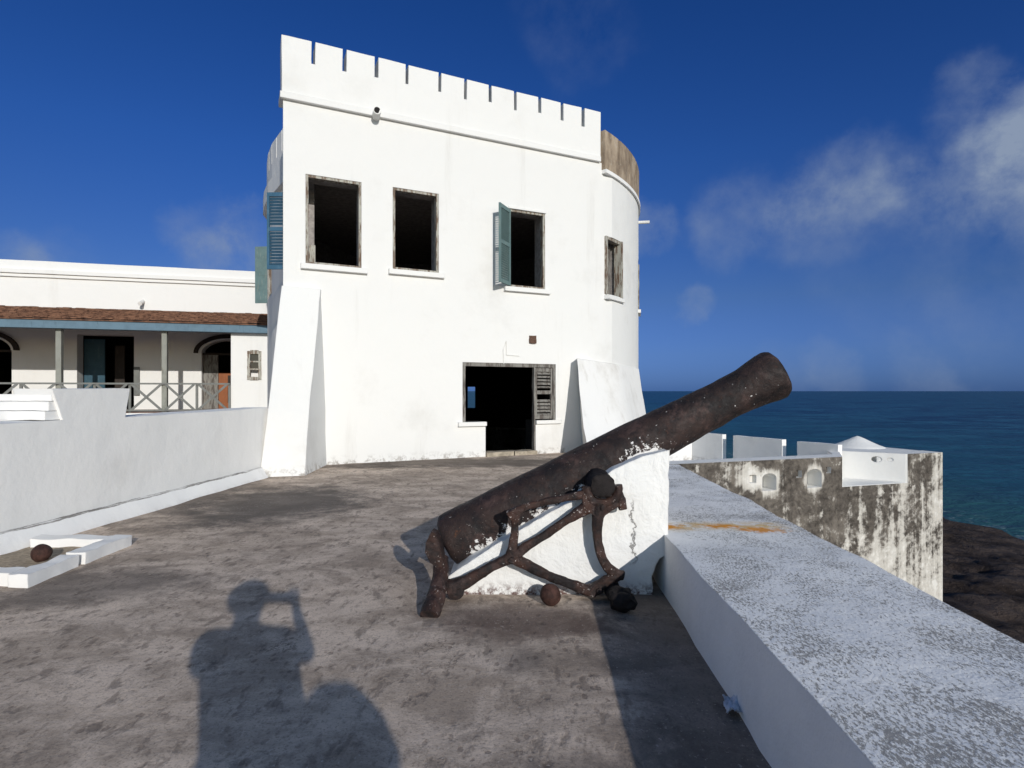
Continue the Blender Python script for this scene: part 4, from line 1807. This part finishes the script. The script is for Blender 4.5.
def photographer():
    bx, by = -.10, -.34
    J = {
        'pelvis': (bx + .19, by, .95, .355, .17), 'waist': (bx + .15, by, 1.10, .32, .18), 'chest': (bx + .06, by + .01, 1.27, .29, .17), 'neck0': (bx, by + .02, 1.46, .13, .09),
        'neck1': (bx + .01, by + .06, 1.53, .092, .085), 'jaw': (bx + .01, by + .10, 1.585, .088, .09), 'head': (bx + .01, by + .09, 1.655, .078, .094), 'crown': (bx + .01, by + .085, 1.71, .058, .07),
        'nose': (bx + .01, by + .20, 1.632, .012, .014),
        'shL': (bx - .235, by + .02, 1.40, .078, .076), 'elbowL': (bx - .27, by + .16, 1.19, .056, .056), 'wristL': (-.16, -.07, 1.475, .029, .026),
        'shR': (bx + .29, by + .02, 1.40, .078, .076), 'elbowR': (.225, -.11, 1.235, .058, .058), 'wristR': (.155, -.06, 1.485, .034, .03),
        'hipL': (bx - .09, by, .88, .095, .10), 'kneeL': (bx - .10, by + .02, .49, .062, .066), 'ankL': (bx - .105, by - .01, .10, .042, .048), 'toeL': (bx - .12, by + .17, .035, .040, .03),
        'hipR': (bx + .24, by, .88, .12, .12), 'kneeR': (bx + .20, by + .02, .49, .062, .066), 'ankR': (bx + .105, by - .01, .10, .042, .048), 'toeR': (bx + .12, by + .17, .035, .040, .03)}
    Bn = [('pelvis', 'waist'), ('waist', 'chest'), ('chest', 'neck0'), ('neck0', 'neck1'), ('neck1', 'jaw'), ('jaw', 'head'), ('head', 'crown'), ('head', 'nose'),
          ('chest', 'shL'), ('shL', 'elbowL'), ('elbowL', 'wristL'), ('chest', 'shR'), ('shR', 'elbowR'), ('elbowR', 'wristR'),
          ('pelvis', 'hipL'), ('hipL', 'kneeL'), ('kneeL', 'ankL'), ('ankL', 'toeL'), ('pelvis', 'hipR'), ('hipR', 'kneeR'), ('kneeR', 'ankR'), ('ankR', 'toeR')]
    hand(J, Bn, 'L', J['wristL'][:3], (.1, .25, .9), (-.3, -1, .2))
    hand(J, Bn, 'R', J['wristR'][:3], (-.15, .25, .9), (.3, -1, .2))

    def zones(c):
        if c.z < .13:
            return 3
        if c.z < .98:
            return 2
        arm = abs(c.x - bx) > .24 or c.y > by + .2
        if c.z < 1.47 and not (arm and c.y > by + .10 and c.z > 1.3):
            return 1
        return 0
    o = figure(J, Bn, 'pelvis', zones, 'person in a blue shirt taking the picture, arms raised, whose shadow crosses the terrace', (bx, by, 0))
    b = MB()
    b.sphere((bx + .0, by + .05, 1.655), .150, 3, .012, (.98, 1.0, .86))
    for v in b.bm.verts:
        if v.co.z < 1.64 and v.co.y > by + .09:
            v.co.z = 1.66
            v.co.y -= .05
    b.build('hair', M['hair'], o, True)
    b = MB()
    b.abox(-.145, .125, -.030, -.018, 1.515, 1.592)
    M['phone'] = mat_flat('black_phone', (0.02, 0.02, 0.022), .1, .25)
    tag(b.build('smartphone', M['phone'], None), 'black smartphone held up in both hands by the person taking the picture', 'phone')


def companion():
    bx, by = .81, -1.25
    J = {
        'pelvis': (bx, by, .86, .16, .11), 'waist': (bx, by, 1.0, .15, .105), 'chest': (bx, by + .01, 1.18, .15, .105), 'neck0': (bx, by + .01, 1.31, .08, .065),
        'neck1': (bx, by + .03, 1.36, .05, .054), 'jaw': (bx, by + .06, 1.405, .062, .07), 'head': (bx, by + .05, 1.465, .074, .09), 'crown': (bx, by + .045, 1.515, .054, .066),
        'nose': (bx, by + .155, 1.445, .012, .014),
        'shL': (bx - .145, by + .01, 1.255, .055, .055), 'elbowL': (bx - .19, by - .02, 1.0, .042, .042), 'wristL': (bx - .24, by + .06, .78, .027, .025),
        'shR': (bx + .145, by + .01, 1.255, .055, .055), 'elbowR': (bx + .19, by - .02, 1.0, .042, .042), 'wristR': (bx + .24, by + .06, .78, .027, .025),
        'hipL': (bx - .09, by, .80, .09, .095), 'kneeL': (bx - .09, by + .02, .44, .058, .06), 'ankL': (bx - .09, by - .01, .09, .04, .045), 'toeL': (bx - .10, by + .15, .035, .038, .03),
        'hipR': (bx + .09, by, .80, .09, .095), 'kneeR': (bx + .09, by + .02, .44, .058, .06), 'ankR': (bx + .09, by - .01, .09, .04, .045), 'toeR': (bx + .10, by + .15, .035, .038, .03)}
    Bn = [('pelvis', 'waist'), ('waist', 'chest'), ('chest', 'neck0'), ('neck0', 'neck1'), ('neck1', 'jaw'), ('jaw', 'head'), ('head', 'crown'), ('head', 'nose'),
          ('chest', 'shL'), ('shL', 'elbowL'), ('elbowL', 'wristL'), ('chest', 'shR'), ('shR', 'elbowR'), ('elbowR', 'wristR'),
          ('pelvis', 'hipL'), ('hipL', 'kneeL'), ('kneeL', 'ankL'), ('ankL', 'toeL'), ('pelvis', 'hipR'), ('hipR', 'kneeR'), ('kneeR', 'ankR'), ('ankR', 'toeR')]
    hand(J, Bn, 'L', J['wristL'][:3], (0, .15, -1), (-1, 0, 0))
    hand(J, Bn, 'R', J['wristR'][:3], (0, .15, -1), (1, 0, 0))

    def zones(c):
        if c.z < .12:
            return 3
        if c.z < .88 and abs(c.x - bx) < .2:
            return 2
        if c.z < 1.32 and not (abs(c.x - bx) > .2 and c.z < 1.05):
            return 1
        return 0
    o = figure(J, Bn, 'pelvis', zones, 'shorter unseen person behind the camera, big round hair invented to fit the shadow', (bx, by, 0))
    b = MB()
    b.sphere((bx, by - .03, 1.34), .205, 4, .0, (1.02, .9, 1.0))
    for v in b.bm.verts:
        v.co += (v.co - Vector((bx, by, 1.36))) * .10 * noise.noise(v.co * 14)
        if v.co.y > by + .09:
            v.co.y = by + .09 + (v.co.y - by - .09) * .2
    b.build('hair', M['hair'], o, True)  # hair dome invented to give the foreground shadow its rounded outline


photographer()
companion()
